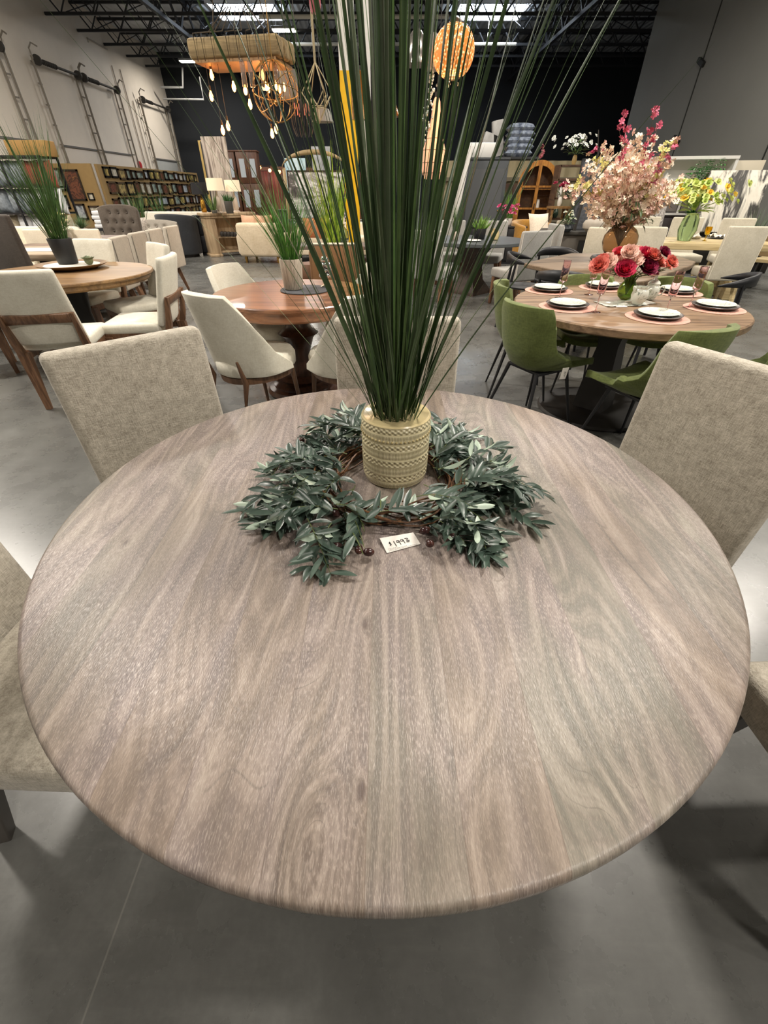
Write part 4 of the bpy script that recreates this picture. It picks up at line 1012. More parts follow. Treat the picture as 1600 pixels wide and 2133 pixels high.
dup(h1, (-5.1, 7.15, 0), R(182), 'cream chair beyond the far left table, just left of the tall black-potted grass', HG)
dup(h1, (-4.5, 7.2, 0), R(184), 'cream chair beyond the far left table, hidden behind the black-potted grass', HG)
PG = 'grey-beige piped chairs in a row behind the oak table'
pip = plain('#6f695f', .6)
hb = fabric('#a59c8e', '#bfb6a7', 200, bmp=.15, blotch=8)
h2 = None
for i, (px, yt, Y, nm) in enumerate(((190,494,6.1,'nearest of the row'),(236,487,6.75,'second of the row'),(276,482,7.35,'third of the row'),(316,477,8.0,'farthest of the row'))):
    x = X(px, yt, Y)
    if h2 is None: h2 = parsons('side_chair', 'grey-beige piped chair behind the oak table, '+nm, w=.43, hb=.93, fab=hb, legm=walnut, loc=(x, Y, 0), rz=R(94), group=PG, piping=pip, flare=.04)
    else: dup(h2, (x, Y, 0), R(94-2*i), 'grey-beige piped chair behind the oak table, '+nm)
t3 = thing('dining_table', 'dark wood table the grey-beige piped chairs stand at', 'table', (-4.75, 7.9, 0))
g = G(); box(g, 1.1, 2.0, .05, (0,0,.72), bev=.01); mk('tabletop', g, wood('#5b4a40','#8a7668', axis=1), t3)
g = G(); box(g, .5, 1.1, .69, (0,0,.345)); mk('table_base', g, black, t3)
potted('potted_grass', 'small green ball of grass in a white pot on the dark table', 178, 493, 8.2, .745, .26, 420, (.07,.14,'#e3e1dc'), leafmat('#3c5a34','#5c7c4c'), round_=True, w0=.006, seed=4)
rnd = random.Random(8)
def bouquet(name, lab, loc, fm, n, r, spread, h, vase, seed=1, leaves=30, lm=None, vh=.16, vr=.06, cat='vase of flowers', flat=.6):
    rnd = random.Random(seed); t = thing(name, lab, cat, loc)
    g = G(); lathe(g, [(1e-5,0),(vr*.7,0),(vr,vh*.4),(vr*.85,vh*.8),(vr*.6,vh*.95),(vr*.7,vh),(vr*.55,vh),(1e-5,vh*.9)], 24); mk('vase', g, vase, t)
    for j, m in enumerate(fm):
        for i in range(n//len(fm)):
            q = Vector((rnd.gauss(0,spread*.5), rnd.gauss(0,spread*.4), vh+h*rnd.uniform(.35,1)))
            g = G(); petal_flower(g, (0,0,0), r*rnd.uniform(.7,1.15), rnd, 3, 6, d=(q.x, q.y-.1, .4))
            mk('bloom', g, m, t, loc=tuple(q), ang=180)
    g = G()
    for i in range(leaves):
        a = rnd.uniform(0, 2*PI); e = rnd.uniform(.1, 1.2); d = Vector((math.cos(a)*math.cos(e), math.sin(a)*math.cos(e), math.sin(e)))
        leaf(g, Vector((0,0,vh))+d*h*rnd.uniform(.1,.6), d, Vector((0,0,1)), h*rnd.uniform(.3,.5), h*.1, -.4)
    mk('leaves', g, lm or leafmat('#3f5a2e','#5f7c44'), t, ang=180); return t
bouquet('flower_vase', 'small bouquet of pale yellow roses in a clear vase behind the black-potted grass', (X(148,505,7.4), 7.4, .745), [leafmat('#d9cf9a','#f0e8bd')], 7, .07, .13, .22, plain('#cfc8b8', .1, trans=.5), 4)
# ---- dark high chair at the left edge
cs = fabric('#3a332e', '#4c443d', 160, bmp=.15)
t = parsons('high_back_chair', 'tall dark brown upholstered chair cut by the left edge, beyond the oak table', w=.6, hb=1.18, fab=cs, legm=black, loc=(-4.07, 5.62, 0), rz=R(-12), depth=.55)
# ---- tufted wingback
taupe = fabric('#4c443c', '#625950', 160, bmp=.2)
def tufted(name, lab, loc, rz, w, h, fab, rows=3, colsn=3, cat='armchair', seat=True):
    t = thing(name, lab, cat, loc, rz); bt = []
    for r_ in range(rows):
        for c_ in range(colsn if r_ % 2 == 0 else colsn-1):
            off = 0 if r_ % 2 == 0 else .5; bt.append((-w*.36+w*.72*(c_+off)/max(1, colsn-1), .62+(h-.75)*(r_/max(1, rows-1)))) 
    g = G()
    def f(u, v):
        x = (u-.5)*w*(1+.10*v); z = .38+(h-.38)*v; y = .0-.16*v
        if v > .9: z -= .05*(abs(2*u-1)**3)*(v-.9)*10
        d = sum(math.exp(-((x-bx)**2+(z-bz)**2)/.0012) for bx, bz in bt)
        return (x, y-.04*min(d, 1)*1.2, z)
    sheet(g, f, 40, 36, TR((0,-.20,0))); mk('backrest', g, fab, t, solid=.12, off=1, ang=180)
    g = G()
    for bx, bz in bt: ball(g, .014, (bx, -.20-.16*(bz-.38)/(h-.38)-.028, bz), n=6)
    mk('tufting_buttons', g, fab, t)
    g = G(); box(g, w, .6, .2, (0,.08,.36), bev=.05, seg=3); mk('seat', g, fab, t, ang=180); legs4(t, w, .6, .27, .025, walnut); return t
tufted('wingback_chair', 'tall taupe button-tufted chair beyond the piped chairs', (X(224,430,9.3), 9.3, 0), R(185), .64, 1.17, taupe, 4, 4)
# ---- sofas & pillows at left
lg = fabric('#8d877d', '#a39c91', 160)
tufted('tufted_settee', 'light grey button-tufted settee right of the taupe wingback', (X(300,452,11), 11.0, 0), R(185), 1.0, .86, lg, 2, 5, 'sofa')
g = G(); pillow(g, .5, .5, .2, rot=(R(75),0,R(12))); one('pillow', g, art(5, ['#3b3632','#c9bfb2','#57504a','#d6cdc2'], 6, 6, 2, scale=5), 'patterned brown and white pillow standing beside the taupe wingback', 'pillow', (X(274,455,10.8), 10.86, .68), ang=180)
sofa('white_sofa', 'off-white slipcovered sofa far left in front of the picture wall', (X(362,460,15.5), 15.5, 0), R(180), 2.0, .95, .86)
sofa('white_sofa', 'cream sofa in the far left corner behind the cream chairs', (X(40,470,9.0), 9.0, 0), R(176), 1.9, .9, .85, fab=cream)
def barrel(name, lab, loc, rz, r=.42, h=.78, fab=None):
    t = thing(name, lab, 'armchair', loc, rz); g = G()
    def f(u, v): a = (u-.5)*R(250); top = h-.10*abs(2*u-1)**2; return ((r+.03*v)*math.sin(a), -(r+.03*v)*math.cos(a), .06+(top-.06)*v)
    sheet(g, f, 28, 6); mk('backrest', g, fab, t, solid=.10, off=-1, ang=180, bev=.03)
    g = G(); lathe(g, [(1e-5,.06),(r-.08,.06),(r-.05,.1),(r-.05,.40),(r-.09,.45),(1e-5,.46)], 28, loc=(0,.03,0)); mk('seat', g, fab, t, ang=180)
    g = G(); lathe(g, [(1e-5,0),(r-.1,0),(r-.1,.06),(1e-5,.06)], 24); mk('plinth', g, black, t); return t
barrel('barrel_chair', 'dark charcoal barrel armchair seen from behind at left', (X(373,500,12.7), 12.85, 0), R(-10), .46, .92, fabric('#24262a','#32353a', 160))
cabinet('side_cabinet', 'black cabinet between the charcoal barrel chair and the pale wood console', (X(431,500,13.1), 13.2, 0), R(0), .36, .45, .84, black, 1, 2)
cabinet('credenza', 'low brown wooden credenza in front of the picture wall', (X(345,440,18), 18.2, 0), 0, 1.8, .5, .72, wood('#4f3021','#704732'), 3)
# console of pale wood
pw_ = wood('#9b8264', '#c4ad8b', rough=.6, axis=2, scale=.8)
t = thing('console_table', 'pale rustic wood console with open shelves, behind the aisle at left', 'console', (X(476,500,12.9), 13.15, 0), R(33))
g = G(); box(g, 1.35, .52, .06, (0,0,.90), bev=.01); box(g, 1.28, .47, .05, (0,0,.845), bev=.01); mk('console_top', g, pw_, t)
for s in (-1,1): g = G(); box(g, .26, .44, .78, (s*.5,0,.43), bev=.02); box(g, .30, .48, .06, (s*.5,0,.03), bev=.01); mk('side_pillar', g, pw_, t)
for z in (.10,.42): g = G(); box(g, .8, .4, .035, (0,0,z)); mk('shelf', g, pw_, t)
g = G(); box(g, .8, .04, .78, (0,.19,.43)); mk('back_panel', g, pw_, t)
for i in range(5):
    g = G(); lathe(g, [(1e-5,0),(.05,0),(.065,.05),(.05,.10),(1e-5,.11)], 12); one('dark_jar', g, plain('#2a2521', .5), 'small dark jar on the lower shelf of the rustic console', 'jar', (X(478,500,12.9)+.02+.1*i-.15, 12.82-.04*i, .44), group='dark jars on the console shelf')
def table_lamp(lab, px, py0, py1, Y, zb, shade, base, r=.2):
    x = X(px, py0, Y); z1 = Z(px, py0, Y); z0 = Z(px, py1, Y); t = thing('table_lamp', lab, 'lamp', (x, Y, zb))
    g = G(); lathe(g, [(r, z0-zb), (r*.94, z1-zb)], 32); mk('lamp_shade', g, shade, t, solid=.004)
    g = G(); lathe(g, [(1e-5,0),(.09,0),(.09,.02),(.045,.04),(.07,.2*(z0-zb)),(.05,.7*(z0-zb)),(.015,.85*(z0-zb)),(.012,z0-zb+.1),(1e-5,z0-zb+.1)], 20); mk('lamp_base', g, base, t)
shade_l = plain('#e3d3b5', .9, var=.03, scale=60, emit=.35)
table_lamp('table lamp with a cream drum shade on the rustic console, the left one', 445, 371, 397, 12.75, .93, shade_l, plain('#c9b8a6', .4), .20)
table_lamp('table lamp with a cream drum shade on the rustic console, the right one', 482, 375, 399, 13.2, .93, shade_l, plain('#c9b8a6', .4), .19)
table_lamp('table lamp with a black drum shade and gold base on the black cabinet', 413, 380, 405, 13.1, .875, plain('#1a1a1d', .8), plain('#b98d3f', .25, metal=1), .20)
potted('potted_grass', 'spiky green agave between the two cream lamps, the left one', 446, 438, 12.6, .93, .42, 26, (.07,.06,'#5c5a52'), leafmat('#4e6b33','#7c9657'), .6, .03, .2, 21)
potted('potted_fern', 'green plant in a tall dark pot under the right cream lamp', 478, 436, 12.5, .93, .2, 60, (.10,.24,'#4a4742'), leafmat('#2c4a26','#47703a'), .9, .02, .4, 22)
# leaning canvases
canvas('leaning_canvas', 'yellow-edged panel leaning at the left of the tall streaked canvas', 411, 280, 14.3, .12, 2.4, .0, plain('#a98d4a', .6), 3)
canvas('leaning_canvas', 'black panel leaning beside the tall streaked canvas', 420, 282, 14.25, .22, 2.38, .0, plain('#1a1b1f', .7), 3)
canvas('tall_canvas', 'tall brown and grey vertically streaked canvas with white corner guards', 440, 279, 14.0, .62, 2.45, .0, art(2, ['#574a41','#8d8075','#b6aa9d','#736558','#a69a8d'], 4, .35, .6, scale=3), 2, 0, .05)
# brown glazed cabinets
cb = wood('#43281b', '#63402c', axis=2, scale=1.2)
for i, (px, lab) in enumerate(((470,'left'),(516,'right'))):
    cabinet('glazed_cabinet', 'tall brown cabinet with pale door panels, the %s one behind the streaked canvas' % lab, (X(px,330,16.5), 16.5, 0), R(6), .62, .5, 2.28, cb, 2, 3, glassm=plain('#aab2ba', .3))
# container-like rug wall and festoon bulbs
for i in range(9):
    x = X(528+i*9, 400, 22)+.0; g = G()
    def f(u, v, s=i): return ((u-.5)*.42, .03*math.sin(u*9+s), v*1.95)
    sheet(g, f, 10, 4); one('hanging_rug', g, art(30+i % 4, [['#4a1c17','#6e2b22','#58221b'],['#5a2a20','#7c4030','#40201a'],['#3f1f1c','#6a352a','#502722'],['#61281f','#43231d','#7a3a2b']][i % 4], 3, .6, .5), 'dark red rug hanging in the rug display behind the cabinets', 'rug', (x, 22.2, .05), group='rugs hanging on the display', solid=.02, ang=180)
g = G(); box(g, 4.2, .1, .12, (X(575,370,22), 22.35, 2.08)); box(g, .1, .1, 2.1, (X(518,400,22), 22.35, 1.05)); box(g, .1, .1, 2.1, (X(612,400,22), 22.35, 1.05))
one('rug_rack', g, plain('#5b3a2c', .6), 'brown rack the red rugs hang from', 'rack')
warm = plain('#ffb45c', .4, emit=14, ecol='#ffb060')
for i, (px, py, Y) in enumerate(((525,350,21.6),(541,349,21.6),(562,355,21.6),(582,358,21.6),(794,364,21.6),(802,357,21.6))):
    p = dep(px, py, Y); t = thing('festoon_bulb', 'tiny lit festoon bulb above the rug display', 'light bulb', tuple(p), group='festoon bulbs over the rugs')
    g = G(); ball(g, .06, n=8); mk('bulb_glass', g, warm, t); g = G(); lathe(g, [(.02,.05),(.02,.12),(1e-5,.12)], 8); mk('bulb_cap', g, black, t)
g = G(); tube(g, [dep(520,346,21.6)+Vector((0,0,.05)), dep(590,351,21.6)+Vector((0,0,.05)), dep(700,350,21.6), dep(810,350,21.6)], .01, 4); one('festoon_cable', g, black, 'thin dark cable carrying the festoon bulbs', 'cable')
g = G()
for i in range(3): box(g, .42, .05, 1.9, (X(768,400,20)+.44*(i-1)*.9, 20, .97))
one('door_screen', g, art(41, ['#3f1f19','#6b3326','#52281e'], 4, .4), 'reddish brown folding screen seen through the tall grass', 'screen')
# framed landscape, blue canvases
canvas('framed_landscape', 'large black and white landscape photograph in a dark frame behind the ivory sofa', 672, 357, 13.2, 1.75, .95, .80, art(7, ['#221d1d','#5a5250','#d9d7d6','#8f8a88','#332d2c'], .6, 1.4, 1.2, scale=2.2), 3, 0, .04, plain('#2a1c17', .4))
canvas('blue_canvas', 'pale blue abstract canvas standing behind the framed landscape', 612, 320, 15.5, .60, 1.2, .9, art(8, ['#7fa9bd','#a9c8d3','#c9dade'], 1, 1, .8), 2)
canvas('grey_canvas', 'pale grey abstract canvas right of the blue canvas', 668, 316, 16.3, .55, .8, 1.6, art(9, ['#8c8f96','#b4b5b9','#9fa0a3'], 1, 1, .8), 2)
g = G()
def arch(u, v): a = PI*u; return (.85*math.cos(a), 0, (.20+.0*v)+(.22+.08*v)*math.sin(a)*1.3)
sheet(g, arch, 24, 1); box(g, .08, .04, 1.84, (-.81,0,-.70)); box(g, .08, .04, 1.84, (.81,0,-.70)); one('arched_headboard', g, plain('#a58d66', .6), 'tan arched headboard top rising above the framed landscape', 'headboard', (X(655,345,14.2), 14.2, 1.62), solid=.04, ang=180)
for i, (px, Y_, z0, w_, h_, d_) in enumerate(((606,15.6,0,.9,.88,.5),(676,16.3,0,.8,1.58,.5))):
    cabinet('sideboard', ['low dark sideboard carrying the pale blue canvas','tall dark sideboard carrying the pale grey canvas'][i], (X(px,400,Y_), Y_+.1, 0), 0, w_, d_, h_, plain('#2b2522', .6), 2)
t = cabinet('mirrored_console', 'mirrored console behind the ivory sofa under the framed landscape', (X(680,440,13.1), 13.1, 0), 0, 1.9, .4, .76, plain('#9aa0a6', .12, metal=.9), 4)
sofa('ivory_sofa', 'long ivory sofa with tan pillows in front of the mirrored console', (X(694,470,11.9), 12.05, 0), R(180), 1.95, .9, .76, fab=fabric('#cdbfa6','#e0d4bd', 160), n=2)
for i, (px, c, lab) in enumerate(((650,'#a8683f','small tan pillow at the left end of the ivory sofa'),(683,'#a8683f','small tan pillow behind the glass jug on the ivory sofa'),(702,'#e3d6c4','cream pillow propped on the ivory sofa beside the glass jug'))):
    g = G(); pillow(g, .42, .42, .16, rot=(R(70), 0, R(i*8))); one('pillow', g, fabric(c, c, 160), lab, 'pillow', (X(px,462,11.8), 11.7, .68), ang=180)
t = thing('coffee_table', 'low taupe table with black legs in front of the ivory sofa', 'table', (X(690,498,9.7), 9.8, 0)); g = G(); box(g, 1.7, .8, .06, (0,0,.5), bev=.01); mk('tabletop', g, plain('#6f625a', .4, var=.06), t); legs4(t, 1.7, .8, .47, .03)
g = G(); lathe(g, [(1e-5,0),(.10,0),(.13,.12),(.12,.22),(.05,.30),(.06,.34),(.045,.34),(.04,.30),(.11,.22),(.12,.12),(1e-5,.02)], 28); one('glass_jug', g, plain('#cfe0d0', .03, trans=.95, ior=1.3), 'large clear green glass jug on the taupe table', 'vase', (X(712,490,9.5), 9.6, .531))
t = thing('boucle_armchair', 'cream boucle armchair seen from behind, beside the pale wood console', 'armchair', (X(545,500,11.6), 11.9, 0), R(-6)); bcl = fabric('#c2b193', '#d9cab0', 90, bmp=.5)
g = G(); box(g, 1.0, .24, .66, (0,-.34,.46), bev=.07, seg=3); mk('backrest', g, bcl, t, ang=180)
for s in (-1,1): g = G(); box(g, .2, .8, .42, (s*.46,.02,.36), bev=.07, seg=3); mk('arm', g, bcl, t, ang=180)
g = G(); box(g, .8, .75, .3, (0,.02,.28), bev=.05, seg=3); mk('seat', g, bcl, t, ang=180); legs4(t, .9, .8, .13, .03, plain('#b08a4a', .3, metal=1))
for s, lab in ((-.12,'left'),(.14,'right')): g = G(); pillow(g, .42, .42, .16, rot=(R(72),0,R(s*80))); one('pillow', g, fabric('#b98d6d','#cfa98c', 160), '%s of two blush pillows on the cream boucle armchair' % lab, 'pillow', (X(530,460,11.9)+s*1.3, 12.0, .72), ang=180)
t = thing('club_chair', 'tan leather club chair with pale piping beyond the red-brown table', 'armchair', (X(700,540,7.3), 7.6, 0)); ln_ = plain('#7d5a3a', .45, var=.08); 
g = G(); box(g, .72, .14, .62, (0,-.33,.44), bev=.03); mk('backrest', g, ln_, t)
for s in (-1,1): g = G(); box(g, .13, .74, .55, (s*.33,0,.40), bev=.03); mk('arm', g, ln_, t)
g = G(); box(g, .55, .62, .25, (0,.04,.32), bev=.03); mk('seat', g, ln_, t); g = G(); tube(g, [(-.35,-.39,.755),(.35,-.39,.755)], .018, 6); mk('piping', g, plain('#dfd3bd', .6), t); legs4(t, .7, .7, .13, .025, walnut)
g = G(); lathe(g, [(1e-5,0),(.2,0),(.27,.08),(.28,.2),(.22,.36),(1e-5,.38)], 28); one('pouf', g, plain('#6a4a33', .5, var=.15), 'round brown leather pouf beyond the whitewashed pot', 'pouf', (X(645,545,8.4), 8.5, 0))
# ---- gallery partition with pictures
tanb = plain('#9c8052', .7, var=.04)
g = G(); box(g, .12, 12.5, 2.3, (-12.75, 30.2, 1.15)); one('gallery_partition', g, tanb, 'long tan partition hung with framed pictures along the left side', 'partition', smooth=False)
g = G(); box(g, 3.6, .12, 2.3, (-13.05+.2-1.7, 23.6, 1.15)); one('gallery_partition', g, tanb, 'tan end partition hung with dark paintings, facing the aisle at left', 'partition', smooth=False)
rnd = random.Random(90); pics = [art(100+i, c, 1, 1, 1.5, scale=2.5) for i, c in enumerate((['#2b2419','#6d5c3b','#c0a86b','#3a3a2c'],['#1d2323','#5b6b64','#a9b3a4','#39412f'],['#d5cdb8','#9c937e','#ece6d6','#6d675a'],['#3a1f16','#7c4a33','#2a1a14','#a0693f'],['#bfa04b','#e0c574','#6d5a2c','#8f8a4a'],['#59616a','#c4c8ca','#8a9097','#2d3237']))]
fmats = [plain('#2a1d13', .4), plain('#3d2c1d', .45), plain('#14120f', .4), plain('#54442e', .5)]
ORD = ['first','second','third','fourth','fifth','sixth','seventh','eighth','ninth','tenth','eleventh','twelfth','thirteenth','fourteenth','fifteenth','sixteenth','seventeenth','eighteenth']
def picture(loc, rz, w, h, lab, pm, fm, grp='framed pictures on the gallery partition'):
    t = thing('framed_picture', lab, 'picture', loc, rz, grp); g = G(); bw = min(.07, w*.16)
    for s in (-1,1): box(g, bw, .05, h, (s*(w/2-bw/2),0,0)); box(g, w, .05, bw, (0,0,s*(h/2-bw/2)))
    mk('frame', g, fm, t); g = G(); box(g, w-bw, .02, h-bw, (0,.01,0)); mk('picture', g, pm, t)
for row, (zc_, hh) in enumerate(((2.02,.44),(1.46,.56),(.88,.50),(.38,.36))):
    y = 24.3; i = 0
    while y < 35.8 and i < 18:
        w_ = rnd.choice((.42,.5,.62,.78)); y += w_/2
        picture((-12.66, y, zc_+rnd.uniform(-.03,.03)), R(90), w_, hh*rnd.uniform(.8,1), 'framed picture on the long gallery partition, %s from the near end in the %s row' % (ORD[i], ['top','second','third','bottom'][row]), rnd.choice(pics), rnd.choice(fmats)); y += w_/2+.07+rnd.uniform(0,.08); i += 1
for i, (x, z, w_, h_, pmi, lab) in enumerate(((-13.75,1.55,.75,1.1,3,'tall dark red painting on the end partition facing the aisle'),(-14.45,1.75,.6,.8,1,'dark landscape painting left of the red one on the end partition'),(-13.15,1.15,.26,.26,2,'small dark-framed square picture at the right of the end partition'),(-13.85,.6,.5,.6,5,'grey framed picture low on the end partition'),(-13.2,.55,.5,.55,2,'pale unframed print low at the right of the end partition'),(-14.5,.95,.5,.5,5,'picture with a white figure on the end partition'))):
    picture((x, 23.50, z), 0, w_, h_, lab, pics[pmi], fmats[i % 3], None)
# ---- wire rack of wrapped cushions at far left
t = thing('display_rack', 'tall black metal rack of cushions and bedding at far left', 'rack', (-9.85, 13.6, 0)); g = G()
for x in (-1.6,-.55,.5,1.5):
    for y in (-.35,.35): tube(g, [(x, y, 0), (x, y, 2.05)], .022, 4, sq=True)
for z in (.35,.9,1.45,2.03):
    for y in (-.35,.35): tube(g, [(-1.6,y,z),(1.5,y,z)], .018, 4, sq=True)
for z in (.35,.9,1.45,2.03): box(g, 3.1, .7, .012, (-.05,0,z-.02))
mk('rack_frame', g, black, t)
rnd = random.Random(17)
wrap = plain('#8c949b', .12, var=.35, scale=14, bmp=.5); wrap2 = plain('#6d7673', .15, var=.3, scale=12, bmp=.5)
cm = {'plastic-wrapped grey': wrap, 'plastic-wrapped green-grey': wrap2, 'rust red': fabric('#7c3226','#9c4a38', 120), 'white': fabric('#cfd0d2','#e6e6e6', 120), 'beige': fabric('#9c9078','#b3a88f', 120), 'navy': fabric('#1d2840','#2b3856', 120)}
lv = {1.45:'top',.9:'middle',.35:'lowest'}
for z in (1.45,.9,.35):
    for i in range(9):
        x = -1.4+i*.35
        c = ('plastic-wrapped green-grey' if i < 4 else 'plastic-wrapped grey' if i < 7 else 'rust red' if z > 1 else 'white') if z > .5 else ('beige','navy','beige','white','beige','white','white','white','beige')[i]
        g = G(); pillow(g, .36, .55, .30, rot=(R(90),0,rnd.uniform(-.1,.1)), n=10)
        one('cushion', g, cm[c], '%s cushion on the %s shelf of the black rack, %s from left' % (c, lv[z], ORD[i]), 'cushion', (-9.85+x, 13.5, z+.25), group='cushions on the black rack', ang=180)
for i in range(4):
    g = G(); box(g, .55, .5, .09, (0,0,.045), bev=.03, seg=3); one('folded_blanket', g, cm['white'], 'white folded blanket in the pile right of the black rack, %s from the top' % ['lowest','third','second','topmost'][i].replace('lowest','fourth').replace('topmost','first'), 'blanket', (-7.15+.03*(i % 2), 13.2, .60+i*.092), group='white blanket pile', ang=180)
t = thing('side_table', 'low dark table under the white blanket pile', 'table', (-7.15, 13.2, 0)); g = G(); box(g, .8, .6, .05, (0,0,.57)); mk('tabletop', g, black, t); legs4(t, .8, .6, .55, .02)
for px, w_, lab in ((55,.5,'left'),(74,.5,'right')):
    g = G(); box(g, w_, .4, .30, (0,0,.15), bev=.01); one('cardboard_box', g, plain('#9a7742', .8, var=.05), '%s of two cardboard boxes on top of the cushion rack' % lab, 'box', (X(px,325,13.5)+(.15 if px > 60 else -.1), 13.6, 2.035))
for px, py, Y, lab, sd in ((287,440,14,'green grass plant in front of the gallery partition, left of the credenza',51),(332,432,16.5,'green grass plant standing behind the low brown credenza',52)):
    potted('potted_grass', lab, px, py, Y, 0, .95, 60, (.16,.60,'#6b5a45'), leafmat('#38542c','#4f7038'), .4, .014, .3, sd)
# ================================================================ right-hand background
graych = fabric('#8b8a86', '#a3a29d', 200, bmp=.15)
slate = plain('#4c5154', .35, var=.12, scale=4)
t = thing('dining_table', 'round slate-topped table with a dark base beyond the tall grass', 'table', (1.45, 7.9, 0)); mk('tabletop', round_top(.80, .76, .05, False), slate, t)
g = G(); lathe(g, [(1e-5,0),(.35,0),(.34,.05),(.2,.2),(.16,.38),(.2,.55),(.33,.70),(1e-5,.70)], 4); mk('table_base', g, wood('#2d2119','#46342a'), t)
SGp = 'grey upholstered chairs around the slate table'
gc = parsons('grey_chair', 'grey chair with wooden legs at the right of the slate table, seen from behind', w=.5, hb=.95, fab=graych, legm=walnut, loc=(1.92, 6.95, 0), rz=R(24), group=SGp, piping=plain('#d4d0c8', .6))
dup(gc, (.72, 7.05, 0), R(-28), 'grey chair at the left of the slate table, half hidden by the grass')
dup(gc, (2.45, 8.05, 0), R(95), 'grey chair with a cream back right of the slate table, beside the yellow armchair')
dup(gc, (1.2, 8.85, 0), R(176), 'grey chair beyond the slate table, behind the leafy planter')
dup(gc, (1.85, 8.75, 0), R(160), 'grey chair beyond the slate table, behind the gold jar')
g = G(); lathe(g, [(1e-5,0),(.05,0),(.062,.01),(.062,.10),(.045,.12),(.045,.13),(.048,.15),(1e-5,.15)], 24); p = at(1048,490,.76)
one('candle_jar', g, plain('#b7a77a', .3), 'cream and gold lidded candle jar on the slate table', 'jar', (1.72, 7.75, .762))
g = G(); lathe(g, [(1e-5,0),(.10,0),(.13,.015),(.12,.02),(1e-5,.012)], 28); one('white_plate', g, plain('#e3e3df', .3), 'white plate on the slate table behind the grass', 'plate', (1.35, 7.55, .762))
potted('leafy_planter', 'leafy light green plant in a black square planter on the slate table', 1000, 480, 7.9, .762, .22, 60, (.10,.14,'#15171b'), leafmat('#4d7a2c','#8cb254'), .9, .02, .5, 61)
potted('potted_grass', 'green grass in a white pot on the slate table, left of the black planter', 950, 480, 7.8, .762, .42, 60, (.06,.11,'#d9d2c8'), leafmat('#3a5a2c','#5b7c40'), .3, .008, .2, 62)
# tall grey wardrobes
gw = plain('#3f4347', .6, var=.05)
cabinet('wardrobe', 'tall matte grey wardrobe with a white side, seen through the grass', (X(1018,330,12.4), 12.6, 0), R(-6), .95, .6, 1.92, gw, 1, 1, glassm=plain('#56595c', .5))
g = G(); box(g, .09, .62, 2.15, (0,0,1.08), rot=(0,R(9),0), bev=.01); one('leaning_board', g, plain('#dcdad5', .5), 'white leaning board left of the tall grey wardrobe', 'panel', (X(952,380,12.4), 12.2, 0))
g = G(); box(g, .62, .45, .26, (0,0,.13), bev=.02); one('white_box', g, plain('#dcdcd8', .6), 'white box on top of the tall grey wardrobe', 'box', (X(1004,315,12.5), 12.6, 1.96))
cabinet('black_dresser', 'low black dresser at the foot of the grey wardrobe', (X(1040,465,11.5), 11.6, 0), R(-4), 1.2, .45, .70, plain('#18191b', .5), 3, 2)
def orchid(px, py, Y, z, lab, fm):
    t = bouquet('potted_orchid', lab, (X(px,py,Y), Y, z), [fm], 22, .045, .22, .26, plain('#e0dedb', .4), seed=int(px), leaves=10, vh=.14, vr=.06, cat='orchid'); return t
orchid(1056, 452, 11.3, .737, 'hot pink orchid in a white pot on the black dresser', leafmat('#b8326c','#dd6a97'))
potted('potted_grass', 'bright green grass in a white pot above the pink orchid', 1063, 440, 11.7, .737, .62, 90, (.07,.13,'#dcd8d0'), leafmat('#4b7d2a','#76a544'), .3, .009, .2, 63)
# fence / container wall
t = thing('corrugated_fence', 'tan corrugated fence panel running behind the arched cabinet', 'fence', (X(1160,400,22), 22.6, 0)); g = G()
def cor(u, v): return ((u-.5)*9.6, .05*math.sin(u*9.6*12), v*2.35)
sheet(g, cor, 260, 1); mk('corrugated_sheet', g, plain('#8f8467', .55, var=.08), t, solid=.01)
g = G(); box(g, 9.6, .1, .12, (0,-.1,1.75)); box(g, 9.6, .08, .08, (0,-.1,.3)); mk('fence_rail', g, plain('#6c6452', .6), t)
for i in range(5): g = G(); box(g, .62, .05, 1.5, (-3.5+i*1.6,-.16,.85)); mk('brown_panel', g, wood('#3f2c20','#5d4433', axis=2), t)
# plastic wrapped stack on a high shelf
t = thing('storage_rack', 'dark storage rack standing behind the grey wardrobe', 'rack', (X(1045,330,19), 19.4, 0)); g = G()
for x in (-1.3,1.3):
    for y in (-.4,.4): box(g, .08, .08, 2.3, (x,y,1.15))
box(g, 2.7, .9, .06, (0,0,2.27)); box(g, 2.7, .9, .06, (0,0,1.2)); mk('rack_frame', g, plain('#2a2b2d', .6), t)
wr = plain('#4d5668', .1, var=.5, scale=6, bmp=.8, c2='#9fa9b8')
for i in range(5):
    g = G(); pillow(g, .95-.02*i, .7, .26, n=12, e=.3); one('wrapped_cushion', g, wr, 'plastic-wrapped dark blue cushion in the stack on the storage rack, %s from the bottom' % ORD[i], 'cushion', (X(1079,330,19)+.03*(i % 2), 19.3, 2.40+i*.165), group='plastic-wrapped stack on the rack', ang=180)
for i, (px, w_, h_, lean_, lab) in enumerate(((1036,.35,.95,-10,'tall pale wrapped board leaning beside the plastic-wrapped stack'),(1018,.45,.62,14,'pale wrapped slab leaning left of the tall pale board'))):
    g = G(); box(g, w_, .25, h_, (0,0,h_/2), rot=(0,R(lean_),0), bev=.02); one('wrapped_board', g, plain('#a7a5a2', .3, var=.15, scale=5), lab, 'board', (X(px,325,19), 19.3, 2.31))
